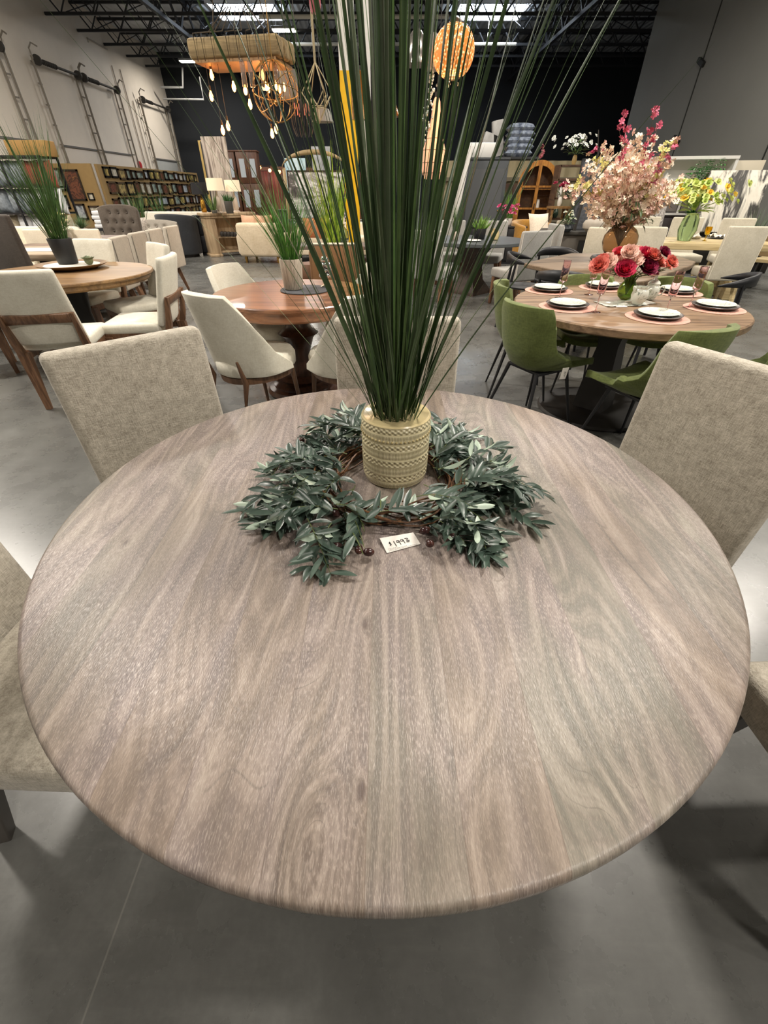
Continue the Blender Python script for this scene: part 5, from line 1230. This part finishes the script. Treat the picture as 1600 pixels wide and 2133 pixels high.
# arched cabinet
oak2 = wood('#8f5a20', '#bb8136', rough=.4, axis=2, scale=1.2)
t = thing('arched_cabinet', 'honey oak arched display cabinet with glazed double doors', 'cabinet', (X(1117,420,15.2), 15.4, 0), R(-12)); W2, Ht, ra = .54, 2.05, .54
def arc_pts(w, zc_, n=18): return [(-w, 0)] + [(w*math.cos(PI-PI*i/n), zc_+w*math.sin(PI-PI*i/n)) for i in range(n+1)] + [(w, 0)]
def arc_band(g, w0, w1, zc_, y0, y1):
    a = arc_pts(w0, zc_); b_ = arc_pts(w1, zc_); n = len(a); vs = [(x, y0, z) for x, z in a]+[(x, y0, z) for x, z in b_]+[(x, y1, z) for x, z in a]+[(x, y1, z) for x, z in b_]; fs = []
    for i in range(n-1): fs += [(i, n+i, n+i+1, i+1), (2*n+i, 2*n+i+1, 3*n+i+1, 3*n+i), (i, i+1, 2*n+i+1, 2*n+i), (n+i, 3*n+i, 3*n+i+1, n+i+1)]
    g.add(vs, fs)
zc_ = Ht-W2; g = G(); arc_band(g, W2, W2-.05, zc_, -.2, .2); box(g, 1.0, .4, .06, (0,0,.05)); mk('carcass', g, oak2, t)
g = G(); pts_ = arc_pts(W2-.03, zc_); g.add([(x, .19, z) for x, z in pts_], [tuple(range(len(pts_)))]); mk('back_panel', g, wood('#4a3018','#64431f'), t)
for z in (.5,.95,1.4): g = G(); box(g, 1.0, .34, .025, (0,0,z)); mk('shelf', g, oak2, t)
g = G(); arc_band(g, W2-.05, W2-.12, zc_, -.21, -.18); box(g, .09, .03, Ht-.1, (0,-.195,Ht/2-.02))
for z in (.06,.5,.95,1.46): box(g, .92, .03, .045, (0,-.195,z))
dr = mk('door', g, oak2, t); g = G(); box(g, .02, .02, .14, (.0,-.22,1.0)); mk('handle', g, black, dr)
for z, lab, x in ((.96,'white candle on the middle shelf of the arched cabinet',.12),(.51,'small white bowl low in the arched cabinet',-.2)):
    q = Vector((X(1117,420,15.2)+x, 15.4, z+.003)); g = G(); lathe(g, [(1e-5,0),(.05,0),(.04,.2),(1e-5,.2)] if z > .6 else [(1e-5,0),(.05,0),(.1,.07),(1e-5,.05)], 16); one('white_vessel', g, plain('#e2dfd6', .5), lab, 'ornament', tuple(q))
g = G(); rnd = random.Random(4)
for i in range(14): small_bloom(g, Vector((rnd.gauss(0,.03), rnd.gauss(0,.03), .1+i*.022)), .05, rnd)
one('flower_spike', g, leafmat('#a05060','#c67a86'), 'small pink flower spike standing on the arched cabinet', 'flower', (X(1127,330,15.4), 15.4, 1.99), ang=180)
# yellow armchair with fur, pale swivel chairs
ochre = fabric('#9c6b1c', '#b98a34', 120, sheen=.5)
t = barrel('barrel_chair', 'ochre yellow velvet armchair under the arched cabinet', (X(1108,490,11.4), 11.5, 0), R(200), .44, .84, ochre)
g = G(); pillow(g, .5, .6, .2, rot=(R(65),0,R(15)), n=10); o = one('fur_pillow', g, plain('#e4d5c0', .95, var=.08, scale=40, bmp=1.0), 'fluffy cream fur pillow on the ochre armchair', 'pillow', (X(1128,470,11.2), 11.35, .70), ang=180)
t = parsons('beige_chair', 'beige side chair left of the grey console, its back to the camera', w=.55, hb=.93, fab=fabric('#9c9280','#b5ac9a', 160), legm=black, loc=(X(1150,480,9.9), 9.9, 0), rz=R(30), depth=.55)
# grey console with art, bowl, plant
conc = plain('#4b463f', .6, var=.18, scale=6)
t = thing('sideboard', 'dark grey sideboard behind the clipped-corner table', 'cabinet', (3.68, 9.12, 0), R(-20)); g = G(); box(g, 1.5, .7, .75, (0,0,.375), bev=.01); mk('carcass', g, conc, t); g = G(); box(g, 1.62, .78, .05, (0,0,.775), bev=.01); mk('sideboard_top', g, plain('#45433f', .3, var=.1), t)
g = G(); box(g, .7, .02, .62, (.25,-.36,.36)); mk('door', g, plain('#151414', .5), t)
canvas('abstract_painting', 'tall grey abstract painting in a black frame leaning on the sideboard', 1258, 330, 9.2, .60, 1.0, .80, art(11, ['#1d1e22','#3a3c42','#55585e','#2a2b2f','#6c6c6e'], .8, 1.3, 2.2, scale=2), 8, R(-8), .05, black)
g = G(); lathe(g, [(1e-5,0),(.12,0),(.2,.06),(.21,.12),(.18,.17),(.12,.19),(.11,.17),(1e-5,.03)], 32); one('stone_bowl', g, plain('#a39a8d', .7, var=.1), 'rounded stone bowl on the dark grey sideboard', 'bowl', (X(1243,485,8.5), 8.62, .802))
bouquet('potted_flowers', 'small white and green flowers in a dark square pot on the sideboard', (X(1182,480,8.8), 8.85, .802), [leafmat('#c3c9b4','#e2e6d6')], 10, .03, .12, .2, plain('#22282e', .5), 71, leaves=50, vh=.10, vr=.09, cat='potted plant')
g = G(); tube(g, [(0,0,0),(.05,0,.6),(.12,0,1.15)], [.03,.02,.012], 6); tube(g, [(.1,0,1.05),(.02,0,1.35)], .008, 5); one('dark_branch', g, plain('#2a2621', .7), 'slender dark driftwood stem standing on the sideboard beside the painting', 'ornament', (X(1205,480,8.9), 9.1, .80))
# shelf unit with vases behind
t = thing('shelf_unit', 'dark shelf unit crowded with vases behind the blossom branches', 'shelf', (X(1205,400,14), 14.2, 0), 0); g = G()
for x in (-.6,.6): g = G(); box(g, .05,.4,1.9,(x,0,.95)); mk('upright', g, wood('#3f2c1f','#5f4531'), t)
for z in (.3,.75,1.2,1.6,1.88): g = G(); box(g, 1.2,.4,.04,(0,0,z)); mk('shelf', g, wood('#3f2c1f','#5f4531'), t)
rnd = random.Random(55); vc = [('black','#17181a'),('white','#dcd9d2'),('tan','#a98a5c'),('dark green','#26382b'),('brown','#5b3b28')]
for j, z in enumerate((.32,.77,1.22)):
    for i in range(5):
        nm, c = vc[(i*2+j*3) % 5]; r = rnd.uniform(.05,.085); h_ = rnd.uniform(.16,.32); g = G(); lathe(g, [(1e-5,0),(r*.6,0),(r,h_*.35),(r*.8,h_*.65),(r*.35,h_*.85),(r*.45,h_),(r*.3,h_),(1e-5,h_*.9)], 18)
        one('vase', g, plain(c, .3), '%s vase on the %s shelf of the dark shelf unit, %s from left' % (nm, ['lowest','middle','upper'][j], ORD[i]), 'vase', (X(1205,400,14)-.46+.22*i, 14.1, z), group='vases on the dark shelf unit')
bouquet('flower_vase', 'airy white blossoms in a vase on top of the dark shelf unit', (X(1205,345,14)-.1, 14.1, 1.90), [leafmat('#cfd2cb','#eef0ea')], 40, .05, .5, .42, plain('#b99b62', .4), 72, leaves=50, vh=.2)
bouquet('flower_vase', 'hot pink blossoms beside the white ones on top of the shelf unit', (X(1205,345,14)+.42, 14.1, 1.90), [leafmat('#b53a62','#dd6f90')], 16, .06, .3, .2, plain('#b99b62', .4), 73, leaves=10, vh=.14)
bouquet('flower_vase', 'dark red hanging flowers beside the arched cabinet', (X(1168,410,13.6), 13.6, 1.05), [leafmat('#8e1f3f','#b63f5c')], 16, .06, .16, .30, plain('#d3cfc4', .4), 74, leaves=16, vh=.2)
t = thing('plant_stand', 'small wooden stand under the dark red flowers', 'stand', (X(1168,410,13.6), 13.6, 0)); g = G(); box(g, .5,.4,.05,(0,0,1.02)); box(g, .46,.36,.03,(0,0,.4)); mk('stand_top', g, wood('#7a5a34','#9c7646'), t); legs4(t, .5, .4, 1.0, .025, wood('#7a5a34','#9c7646'))
g = G(); pts_ = arc_pts(.5, .55); n = len(pts_); slab(g, [], 0, 0) if False else None
g.add([(x, 0, z) for x, z in pts_]+[(x, .08, z) for x, z in pts_], [tuple(range(n)), tuple(range(n, 2*n))[::-1]]+[(i, i+n, i+1+n, i+1) for i in range(n-1)]); one('headboard', g, plain('#cdb9a0', .7), 'cream arched upholstered headboard behind the blossom branches', 'headboard', (X(1310,320,12.3), 12.4, 1.05), rot=(0,R(4),0))
g = G(); box(g, .5,.3,1.85,(0,0,.925), bev=.01); one('cardboard_carton', g, plain('#96714a', .8, var=.06), 'tall cardboard carton left of the cream arched headboard', 'box', (X(1270,330,11.8), 12.1, 0))
cabinet('storage_bench', 'dark cabinet under the cream arched headboard', (X(1300,420,11.5), 12.4, 0), 0, 1.1, .5, 1.01, black, 2)
# white hutch
t = thing('white_hutch', 'white hutch shelf with pale bins standing on a dark cabinet under the grey wall', 'hutch', (X(1425,400,11.2), 11.3, .95), R(-14)); hw = plain('#dcdad4', .5, var=.03)
g = G(); box(g, 1.5,.06,.95,(0,.2,.475)); box(g, .05,.45,.95,(-.75,0,.475)); box(g, .05,.45,.95,(.75,0,.475)); box(g, 1.55,.48,.05,(0,0,.95)); box(g, 1.5,.45,.04,(0,0,.02)); box(g, .04,.43,.5,(0,0,.25)); mk('carcass', g, hw, t)
g = G(); box(g, 1.5,.45,.04,(0,0,.52)); mk('shelf', g, hw, t)
g = G(); box(g, .5,.5,.9,(1.02,.05,.45), bev=.005); mk('side_cupboard', g, plain('#c4bba6', .6), t)
for x in (-.37,.37): g = G(); box(g, .66,.02,.42,(x,-.2,.27)); mk('grey_bin', g, plain('#77706b', .6, var=.15, scale=6), t)
for i, (x, c, lab) in enumerate(((-.4,'#e8e6e0','white ornament on the upper shelf of the white hutch'),(.1,'#c9b7a2','beige ornament on the upper shelf of the white hutch'),(.35,'#5a3a26','brown carved ornament on the upper shelf of the white hutch'))):
    g = G(); lathe(g, [(1e-5,0),(.04,0),(.06,.06),(.04,.13),(.015,.17),(1e-5,.18)], 14); one('ornament', g, plain(c, .5), lab, 'ornament', (X(1425,400,11.2)+x, 11.25-x*.25, 1.492))
cabinet('black_cabinet', 'dark brown cabinet carrying the white hutch', (X(1425,430,11.2), 11.4, 0), R(-14), 2.1, .6, .91, plain('#261a17', .5, var=.1), 3)
canvas('cowhide_pillow', 'grey and white cowhide-patterned board in front of the dark cabinet', 1370, 415, 10.0, .5, .35, .78, art(13, ['#4a4440','#d8d2ca','#6b645f','#e6e0d8'], 2, 2, 2, scale=3), 12, cat='pillow')
t = thing('console_table', 'narrow dark console behind the far pale table', 'console', (X(1370,440,10), 10.0, 0)); g = G(); box(g, 1.2,.4,.05,(0,0,.74)); mk('console_top', g, black, t); legs4(t, 1.2, .4, .72, .02)
# fern, zebra canvas, black dresser
t = thing('potted_fern', 'lush bright green fern behind the streaked black and white canvas', 'potted plant', (X(1484,400,10.3), 10.75, .0)); rnd = random.Random(14); g = G()
lathe(g, [(1e-5,0),(.16,0),(.2,.85),(.18,.85),(1e-5,.8)], 24); mk('pot', g, plain('#2a2724', .5), t); g = G()
for i in range(46):
    a = rnd.uniform(0, 2*PI); r = rnd.uniform(.15,.42); hz = rnd.uniform(.75,1.15)
    P_ = [Vector((r*s*math.cos(a), r*s*math.sin(a), .80+hz*math.sin(s*2.0)*.95)) for s in [k/9 for k in range(10)]]
    for k in range(1, 10):
        dd = (P_[k]-P_[k-1]).normalized(); sd = dd.cross(Vector((0,0,1))).normalized()
        for sg in (-1,1): leaf(g, P_[k], sd*sg+dd*.4, Vector((0,0,1)), .11*(1-.06*k), .03, -.3, seg=2)
mk('fronds', g, leafmat('#2a6a1f','#46943a'), t, ang=180)
canvas('streaked_canvas', 'large black and white canvas of streaked shadows leaning under the grey wall', 1552, 360, 9.7, .98, .98, .73, art(15, ['#171614','#2a2825','#cfc9ba','#d8d3c5','#2c2a26','#45423d','#dedace'], 2.4, .5, .4, scale=1.5), 18, R(-18), .06)
cabinet('black_dresser', 'low black dresser carrying the streaked canvas', (X(1562,470,9.7), 10.0, 0), R(-18), 1.4, .6, .68, plain('#17140f', .5), 3)
potted('potted_grass', 'wispy grey-green grass at the right edge beside the streaked canvas', 1578, 470, 8.9, 0, .6, 80, (.12,.65,'#4a4038'), leafmat('#4a5c44','#6b7c62'), .4, .006, .3, 64)
# far pale dining table
pale = wood('#a08c63', '#cbb88c', rough=.5, axis=0, scale=.8)
t = thing('dining_table', 'pale wood dining table laid for a meal at the far right', 'table', (4.9, 7.75, 0), R(-14)); g = G(); box(g, 1.9,1.05,.09,(0,0,.715), bev=.012); mk('tabletop', g, pale, t)
for s in (-1,1): g = G(); box(g, .14,.7,.67,(s*.6,0,.335), bev=.02); mk('trestle_leg', g, pale, t)
g = G(); box(g, 1.3,.1,.12,(0,0,.2)); mk('stretcher', g, pale, t)
OFF = fabric('#b1a995', '#cdc6b4', 200, bmp=.12, blotch=8); RG = 'off-white chairs around the far pale table'
oc = parsons('side_chair', 'large off-white chair at the right of the pale table, back to the camera', w=.5, hb=1.0, fab=OFF, legm=pale, loc=(4.88, 6.98, 0), rz=R(-8), group=RG, piping=plain('#e0dac8', .6))
dup(oc, (3.55, 6.9, 0), R(-20), 'off-white chair left of the green glass vase, the right of the close pair')
dup(oc, (3.04, 6.68, 0), R(-32), 'off-white chair behind the amber vase, the left of the close pair')
dup(oc, (5.35, 8.75, 0), R(168), 'off-white chair beyond the pale table, behind the yellow glass')
dup(oc, (6.0, 8.45, 0), R(160), 'off-white chair beyond the pale table, just above the large one')
dup(oc, (4.72, 8.95, 0), R(172), 'off-white chair beyond the pale table, behind the green glass vase')
gv = plain('#b8d6a0', .04, trans=.9, ior=1.3)
t = bouquet('flower_vase', 'tall green glass vase of yellow and lime flowers on the far pale table', (X(1432,490,7.6), 7.65, .765), [leafmat('#e2b22a','#f6d858'), leafmat('#b3bf5c','#dbe297'), leafmat('#93ab45','#c5d670'), leafmat('#a9b94e','#d2dc86')], 84, .05, .56, .40, gv, 81, leaves=60, lm=leafmat('#6d8f34','#a3bd58'), vh=.34, vr=.13)
for i, (px, py, lab) in enumerate(((1440,497,'left'),(1492,497,'right'))):
    q = at(px, py, .76); g = G(); lathe(g, [(1e-5,0),(.10,0),(.14,.012),(.13,.016),(1e-5,.010)], 32); one('rimmed_plate', g, [pale, plain('#4c4a47', .4)][i], ['tan plate under the left napkin on the pale table','dark plate under the right napkins on the pale table'][i], 'plate', (q.x, q.y, .762))
    g = G(); drape(g, .22, .16, (0,0,0), 0, 20+i, amp=.05, n=18); one('crumpled_napkin', g, plain('#e3ddd2', .85), 'crumpled printed white napkin on the %s plate of the pale table' % lab, 'napkin', (q.x, q.y, .780), solid=.002, ang=180)
q = at(1467,502,.76); t = thing('yellow_glass', 'yellow tinted footed glass on the far pale table', 'glass', (q.x, q.y, .762)); yg = plain('#f0c93a', .05, trans=.9, ior=1.2)
g = G(); lathe(g, [(1e-5,.07),(.03,.08),(.045,.13),(.042,.18),(.04,.18),(.04,.13),(1e-5,.09)], 20); mk('glass_bowl', g, yg, t); g = G(); lathe(g, [(1e-5,0),(.035,0),(.006,.01),(.006,.07),(1e-5,.07)], 16); mk('glass_stem', g, yg, t)
t = thing('wood_bench', 'black-framed wooden bench with slatted back at the right edge', 'bench', (6.75, 7.75, 0), R(-50)); g = G(); box(g, 1.3,.5,.05,(0,0,.45), bev=.01); mk('seat', g, pale, t); legs4(t, 1.3, .5, .43, .03)
g = G()
for x in (-.62,-.2,.2,.62): box(g, .03,.03,.5,(x,-.24,.72))
box(g, 1.28,.03,.04,(0,-.24,.97)); mk('back_frame', g, black, t); g = G(); box(g, 1.22,.015,.42,(0,-.245,.73)); mk('back_panel', g, plain('#8c7550', .7), t)
# ================================================================ hanging lights
def bulb(lab, px, py, Y, ceil=True, cordz=None, grp='bare glowing bulbs under the beam chandelier', topz=None):
    p = dep(px, py, Y); t = thing('pendant_bulb', lab, 'light bulb', tuple(p), group=grp)
    g = G(); lathe(g, [(1e-5,-.055),(.016,-.045),(.026,-.02),(.024,.005),(.012,.04),(.011,.055),(1e-5,.055)], 14); mk('bulb_glass', g, plain('#ffd9a0', .3, emit=22, ecol='#ff9d45'), t)
    g = G(); lathe(g, [(1e-5,.05),(.013,.05),(.013,.10),(1e-5,.10)], 10); mk('bulb_socket', g, plain('#4a3a26', .4, metal=.5), t)
    g = G(); tube(g, [(0,0,.10),(0,0,(topz or 2.68)-p.z)], .003, 4); mk('cord', g, black, t); return t
CY0 = 8.0; c0_ = dep(505, 100, CY0); t = thing('beam_chandelier', 'rustic wooden beam ceiling panel with ropes, carrying glowing bulbs', 'chandelier', (c0_.x, CY0, 0), R(-10))
tim = wood('#6b5a3c', '#94805a', rough=.8, axis=0, scale=1.0)
g = G(); 
for i in range(3): box(g, 1.22, .20, .20, (0, -.22+.22*i, 2.80+.01*i), bev=.04, seg=3)
mk('timber_beams', g, tim, t)
g = G(); box(g, 1.1,.6,.03,(0,0,2.69)); mk('under_panel', g, plain('#8a6a45', .6, var=.1), t)
g = G()
for x in (-.48,-.38,-.25,-.05,.08,.22,.34,.45): tube(g, [(x,-.34,2.68),(x,-.35,2.92),(x*.8,-.1,2.98),(x*.3,0,3.2)], .006, 5)
for x in (-.4,.4): tube(g, [(x,0,2.87),(x*.2,0,4.2),(0,0,HC)], .008, 5)
mk('ropes', g, plain('#3a3022', .9), t)
names = ['topmost at the left','below the topmost at the left','third from the left','upper one left of the wire globe','lower one left of the wire globe','left of the lowest pair at left','right of the lowest pair at left','left of the pair under the globe','right of the pair under the globe','upper one inside the globe outline']
for nm, (px, py) in zip(names, ((441,156),(440,200),(487,180),(511,187),(521,217),(464,271),(475,262),(567,278),(575,268),(547,155))): bulb('bare glowing filament bulb, '+nm, px, py, 7.9+.1*math.sin(px))
for i, (px, py) in enumerate(((507,152),(523,152),(548,158),(575,160))):
    p = dep(px, py, 7.7); g = G(); lathe(g, [(.03,-.13),(.034,-.12),(.034,.10),(.012,.13)], 14); tube(g, [(0,0,.12),(0,0,2.68-p.z)], .003, 4); one('glass_tube', g, plain('#d9d5cf', .05, trans=.9, ior=1.2), 'clear glass tube pendant under the beam chandelier, %s from left' % ORD[i], 'pendant', tuple(p), group='glass tubes under the beam', solid=.003)
# wire globe
p = dep(574, 192, 7.6); t = thing('globe_chandelier', 'openwork gold wire globe chandelier with candle bulbs', 'chandelier', tuple(p)); g = G(); r = .29
gold = plain('#8a6d3f', .35, metal=.8)
for i in range(7):
    Mx = Matrix.Rotation(i*PI/6, 4, 'Z') @ Matrix.Rotation(R(90 if i < 6 else 8), 4, 'X'); s_ = 1 if i < 6 else 1
    tube(g, [(Mx @ Vector((r*math.cos(a), r*math.sin(a), 0))) for a in [2*PI*k/40 for k in range(40)]], .005, 5, closed=True)
for rr_ in (.7,): 
    for ti in (35,-40): 
        Mx = Matrix.Rotation(R(ti), 4, 'Y'); tube(g, [(Mx @ Vector((r*.97*math.cos(a), r*.97*math.sin(a), 0))) for a in [2*PI*k/40 for k in range(40)]], .005, 5, closed=True)
mk('wire_globe', g, gold, t); g = G(); tube(g, [(0,0,-.1),(0,0,HC-p.z)], .007, 5); ball(g, .03, (0,0,-.10), n=8); mk('stem', g, gold, t)
for i in range(5):
    a = 2*PI*i/5; g = G(); tube(g, [(0,0,-.09),(.09*math.cos(a),.09*math.sin(a),-.10),(.12*math.cos(a),.12*math.sin(a),-.03)], .005, 5); br = mk('candle_arm', g, gold, t)
    g = G(); lathe(g, [(1e-5,-.03),(.012,-.02),(.016,.01),(.005,.05),(1e-5,.06)], 10, loc=(.12*math.cos(a),.12*math.sin(a),.03)); mk('candle_bulb', g, plain('#ffd9a0', .3, emit=22, ecol='#ff9d45'), br)
# geometric wire pendant
p = dep(661, 200, 7.4); t = thing('geometric_pendant', 'geometric wire diamond pendant hanging from a rope', 'pendant lamp', tuple(p)); g = G(); wirem = plain('#a39470', .6)
ring = [(.19*math.cos(2*PI*i/6), .19*math.sin(2*PI*i/6), .03) for i in range(6)]; low = [(.11*math.cos(2*PI*(i+.5)/6), .11*math.sin(2*PI*(i+.5)/6), -.10) for i in range(6)]; top_ = (0,0,.30); bot_ = (0,0,-.26)
for i in range(6): tube(g, [top_, ring[i]], .006, 5); tube(g, [ring[i], low[i]], .006, 5); tube(g, [ring[i], low[i-1]], .006, 5); tube(g, [low[i], bot_], .006, 5); tube(g, [low[i], low[i-1]], .005, 5)
mk('wire_cage', g, wirem, t); g = G(); tube(g, [(0,0,.29),(0,0,HC-p.z)], .014, 6); mk('rope', g, plain('#8f8468', .9), t)
# round cage with candles, dim
p = dep(630, 242, 8.2); t = thing('birdcage_chandelier', 'dim round wire cage chandelier with unlit red-tipped candles', 'chandelier', tuple(p)); g = G()
for i in range(12):
    a = 2*PI*i/12; tube(g, [((.03+.13*math.sin(s*PI*.62+.55))*math.cos(a), (.03+.13*math.sin(s*PI*.62+.55))*math.sin(a), .16-.38*s) for s in [k/8 for k in range(9)]], .004, 4)
tube(g, [(0,0,-.2),(0,0,HC-p.z)], .005, 4); mk('wire_cage', g, plain('#3d3a36', .5, metal=.5), t)
for i in range(6): a = 2*PI*i/6; g = G(); tube(g, [(.10*math.cos(a),.10*math.sin(a),.0),(.10*math.cos(a),.10*math.sin(a),.14)], .007, 6); mk('candle', g, plain('#b87468', .5), t)
# shades
def shade(name, lab, px, py, Y, prof, mat, emit=None, cord=True, n=28, bulb_z=0, cat='pendant lamp'):
    p = dep(px, py, Y); t = thing(name, lab, cat, tuple(p)); g = G(); lathe(g, prof, n); mk('lamp_shade', g, mat, t, solid=.004, off=0)
    zt = max(z for _, z in prof); g = G(); tube(g, [(0,0,zt-.01),(0,0,HC-p.z)], .005, 5); lathe(g, [(1e-5,zt-.01),(.025,zt-.01),(.025,zt+.04),(1e-5,zt+.04)], 12); mk('cord', g, black, t)
    if emit: g = G(); lathe(g, [(1e-5,bulb_z-.06),(.02,bulb_z-.04),(.028,bulb_z),(.012,bulb_z+.06),(1e-5,bulb_z+.07)], 14); mk('bulb', g, plain('#ffd9a0', .3, emit=emit, ecol='#ff9a3c'), t)
    return t
shade('drum_pendant', 'grey fabric drum shade hanging behind the wire globe', 602, 178, 8.8, [(.13,-.16),(.13,.16)], plain('#66635d', .8))
shade('cone_pendant', 'dim off-white cone shade below the geometric wire pendant', 672, 243, 8.6, [(.16,-.06),(.10,.08),(.02,.10)], plain('#8b877f', .7))
shade('amber_pendant', 'amber brown glass drum pendant right of the yellow column', 749, 202, 7.0, [(.095,-.20),(.098,.0),(.098,.20),(.03,.22)], plain('#8a5a20', .2, trans=.4, var=.2, scale=20), 3, bulb_z=.05)
shade('funnel_pendant', 'glowing amber glass funnel pendant seen through the grass blades', 810, 205, 7.0, [(.14,-.16),(.06,.0),(.035,.15),(.02,.2)], plain('#c98b45', .08, trans=.8, ior=1.25), 26)
shade('bell_pendant', 'smoky clear glass bell pendant below the amber funnel', 797, 250, 7.6, [(.12,-.12),(.115,-.02),(.08,.08),(.02,.12)], plain('#9a9286', .05, trans=.85, ior=1.2), 8, bulb_z=-.02)
shade('dome_pendant', 'mercury glass dome pendant left of the beaded lantern', 868, 108, 6.6, [(.15,-.10),(.145,-.04),(.11,.08),(.05,.15),(.02,.17)], plain('#b3afa9', .15, metal=.9), 30, bulb_z=-.02)
shade('dome_pendant', 'second silver glass dome pendant partly behind the beaded lantern', 903, 112, 6.8, [(.13,-.12),(.125,-.04),(.09,.10),(.02,.16)], plain('#a39a94', .12, trans=.5), 4)
shade('pink_glass_pendant', 'small pink ruffled glass pendant at the top edge above the grass', 656, 2, 5.6, [(.04,-.07),(.05,-.02),(.045,.05),(.02,.08)], plain('#c97a84', .1, trans=.5))
# beaded lantern
def bead_mat():
    m, nt, b = newmat('glass_beads'); v = nt.nodes.new('ShaderNodeTexVoronoi'); v.inputs['Scale'].default_value = 38; L(nt, coords(nt, (1,1,1)), v.inputs['Vector'])
    h = ramp(nt, v.outputs['Distance'], [(.0, 1.0), (.5, 0.0)]); L(nt, mixc(nt, h, '#8a5a2c', '#ffe2b0'), b.inputs['Base Color']); L(nt, mixc(nt, h, '#b5662a', '#ffc98a'), b.inputs['Emission Color']); b.inputs['Emission Strength'].default_value = 1.5
    b.inputs['Roughness'].default_value = .15; bump(nt, b, h, .8, .01); return m
p = dep(945, 108, 6.4); t = thing('beaded_lantern', 'glowing oval beaded glass lantern hanging right of the grass', 'pendant lamp', tuple(p)); g = G(); H2, R2 = .205, .215
lathe(g, [(R2*math.sin(PI*(.12+.76*k/16))**.85, -H2*math.cos(PI*(.12+.76*k/16))) for k in range(17)], 40); mk('bead_shade', g, bead_mat(), t)
g = G(); lathe(g, [(1e-5,-.205),(.07,-.205),(.09,-.19),(.05,-.185)], 24); lathe(g, [(.08,.18),(.06,.22),(.02,.24),(1e-5,.24)], 24); tube(g, [(0,0,.23),(0,0,HC-p.z)], .006, 5); mk('metal_cap', g, plain('#4d3a26', .4, metal=.7), t)
for i in range(3): g = G(); ball(g, .018, (.06*math.cos(2.1*i), .06*math.sin(2.1*i), -.24), sc=(1,1,1), n=8); mk('crystal_drop', g, plain('#e8e0d2', .03, trans=.8), t)
ld = bpy.data.lights.new('lantern_light', 'POINT'); ld.energy = 25; ld.color = (1,.62,.3); ld.shadow_soft_size = .2; lo = bpy.data.objects.new('lantern_light', ld); C.objects.link(lo); lo.location = (p.x, p.y, p.z-.36)
ld = bpy.data.lights.new('beam_light', 'POINT'); ld.energy = 22; ld.color = (1,.55,.25); ld.shadow_soft_size = .25; lo = bpy.data.objects.new('beam_light', ld); C.objects.link(lo); lo.location = (c0_.x+.2, CY0-.1, 2.3)
# crystal strand and gourd lantern
p = dep(894, 205, 6.9); g = G(); rnd = random.Random(2)
for i in range(60): ball(g, rnd.uniform(.010,.022), (rnd.gauss(0,.03), rnd.gauss(0,.03), -.42+.84*i/60), n=5)
tube(g, [(0,0,.4),(0,0,HC-p.z)], .004, 4); one('crystal_strand', g, plain('#b9c2c6', .05, metal=.6), 'dangling strand of clear crystals left of the beaded lantern', 'pendant', tuple(p))
t = shade('gourd_lantern', 'large peach gourd-shaped ribbed fabric lantern glowing behind the grass', 905, 300, 6.9, [(.10,-.34),(.135,-.28),(.15,-.18),(.14,-.06),(.10,.05),(.06,.2),(.04,.38),(.02,.42)], plain('#d3a88c', .8, emit=.35, ecol='#ffb38a', var=.05), None)
g = G()
for z, r_ in ((-.28,.137),(-.18,.152),(-.06,.142),(.05,.102)): tube(g, [(r_*math.cos(a), r_*math.sin(a), z) for a in [2*PI*k/28 for k in range(28)]], .003, 4, closed=True)
for i in range(10): a = 2*PI*i/10; tube(g, [(r_*math.cos(a)*1.01, r_*math.sin(a)*1.01, z) for r_, z in ((.10,-.34),(.135,-.28),(.15,-.18),(.14,-.06),(.10,.05),(.06,.2),(.04,.38))], .002, 4)
mk('wire_ribs', g, plain('#6b4632', .5), t)
# light green tall plant seen behind the column
potted('potted_grass', 'tall lime green feathery plant left of the yellow column', 690, 440, 9.0, 0, 1.55, 70, (.15,.55,'#c9c2b4'), leafmat('#6f9a2a','#b4cf4a'), .28, .02, .25, 91)
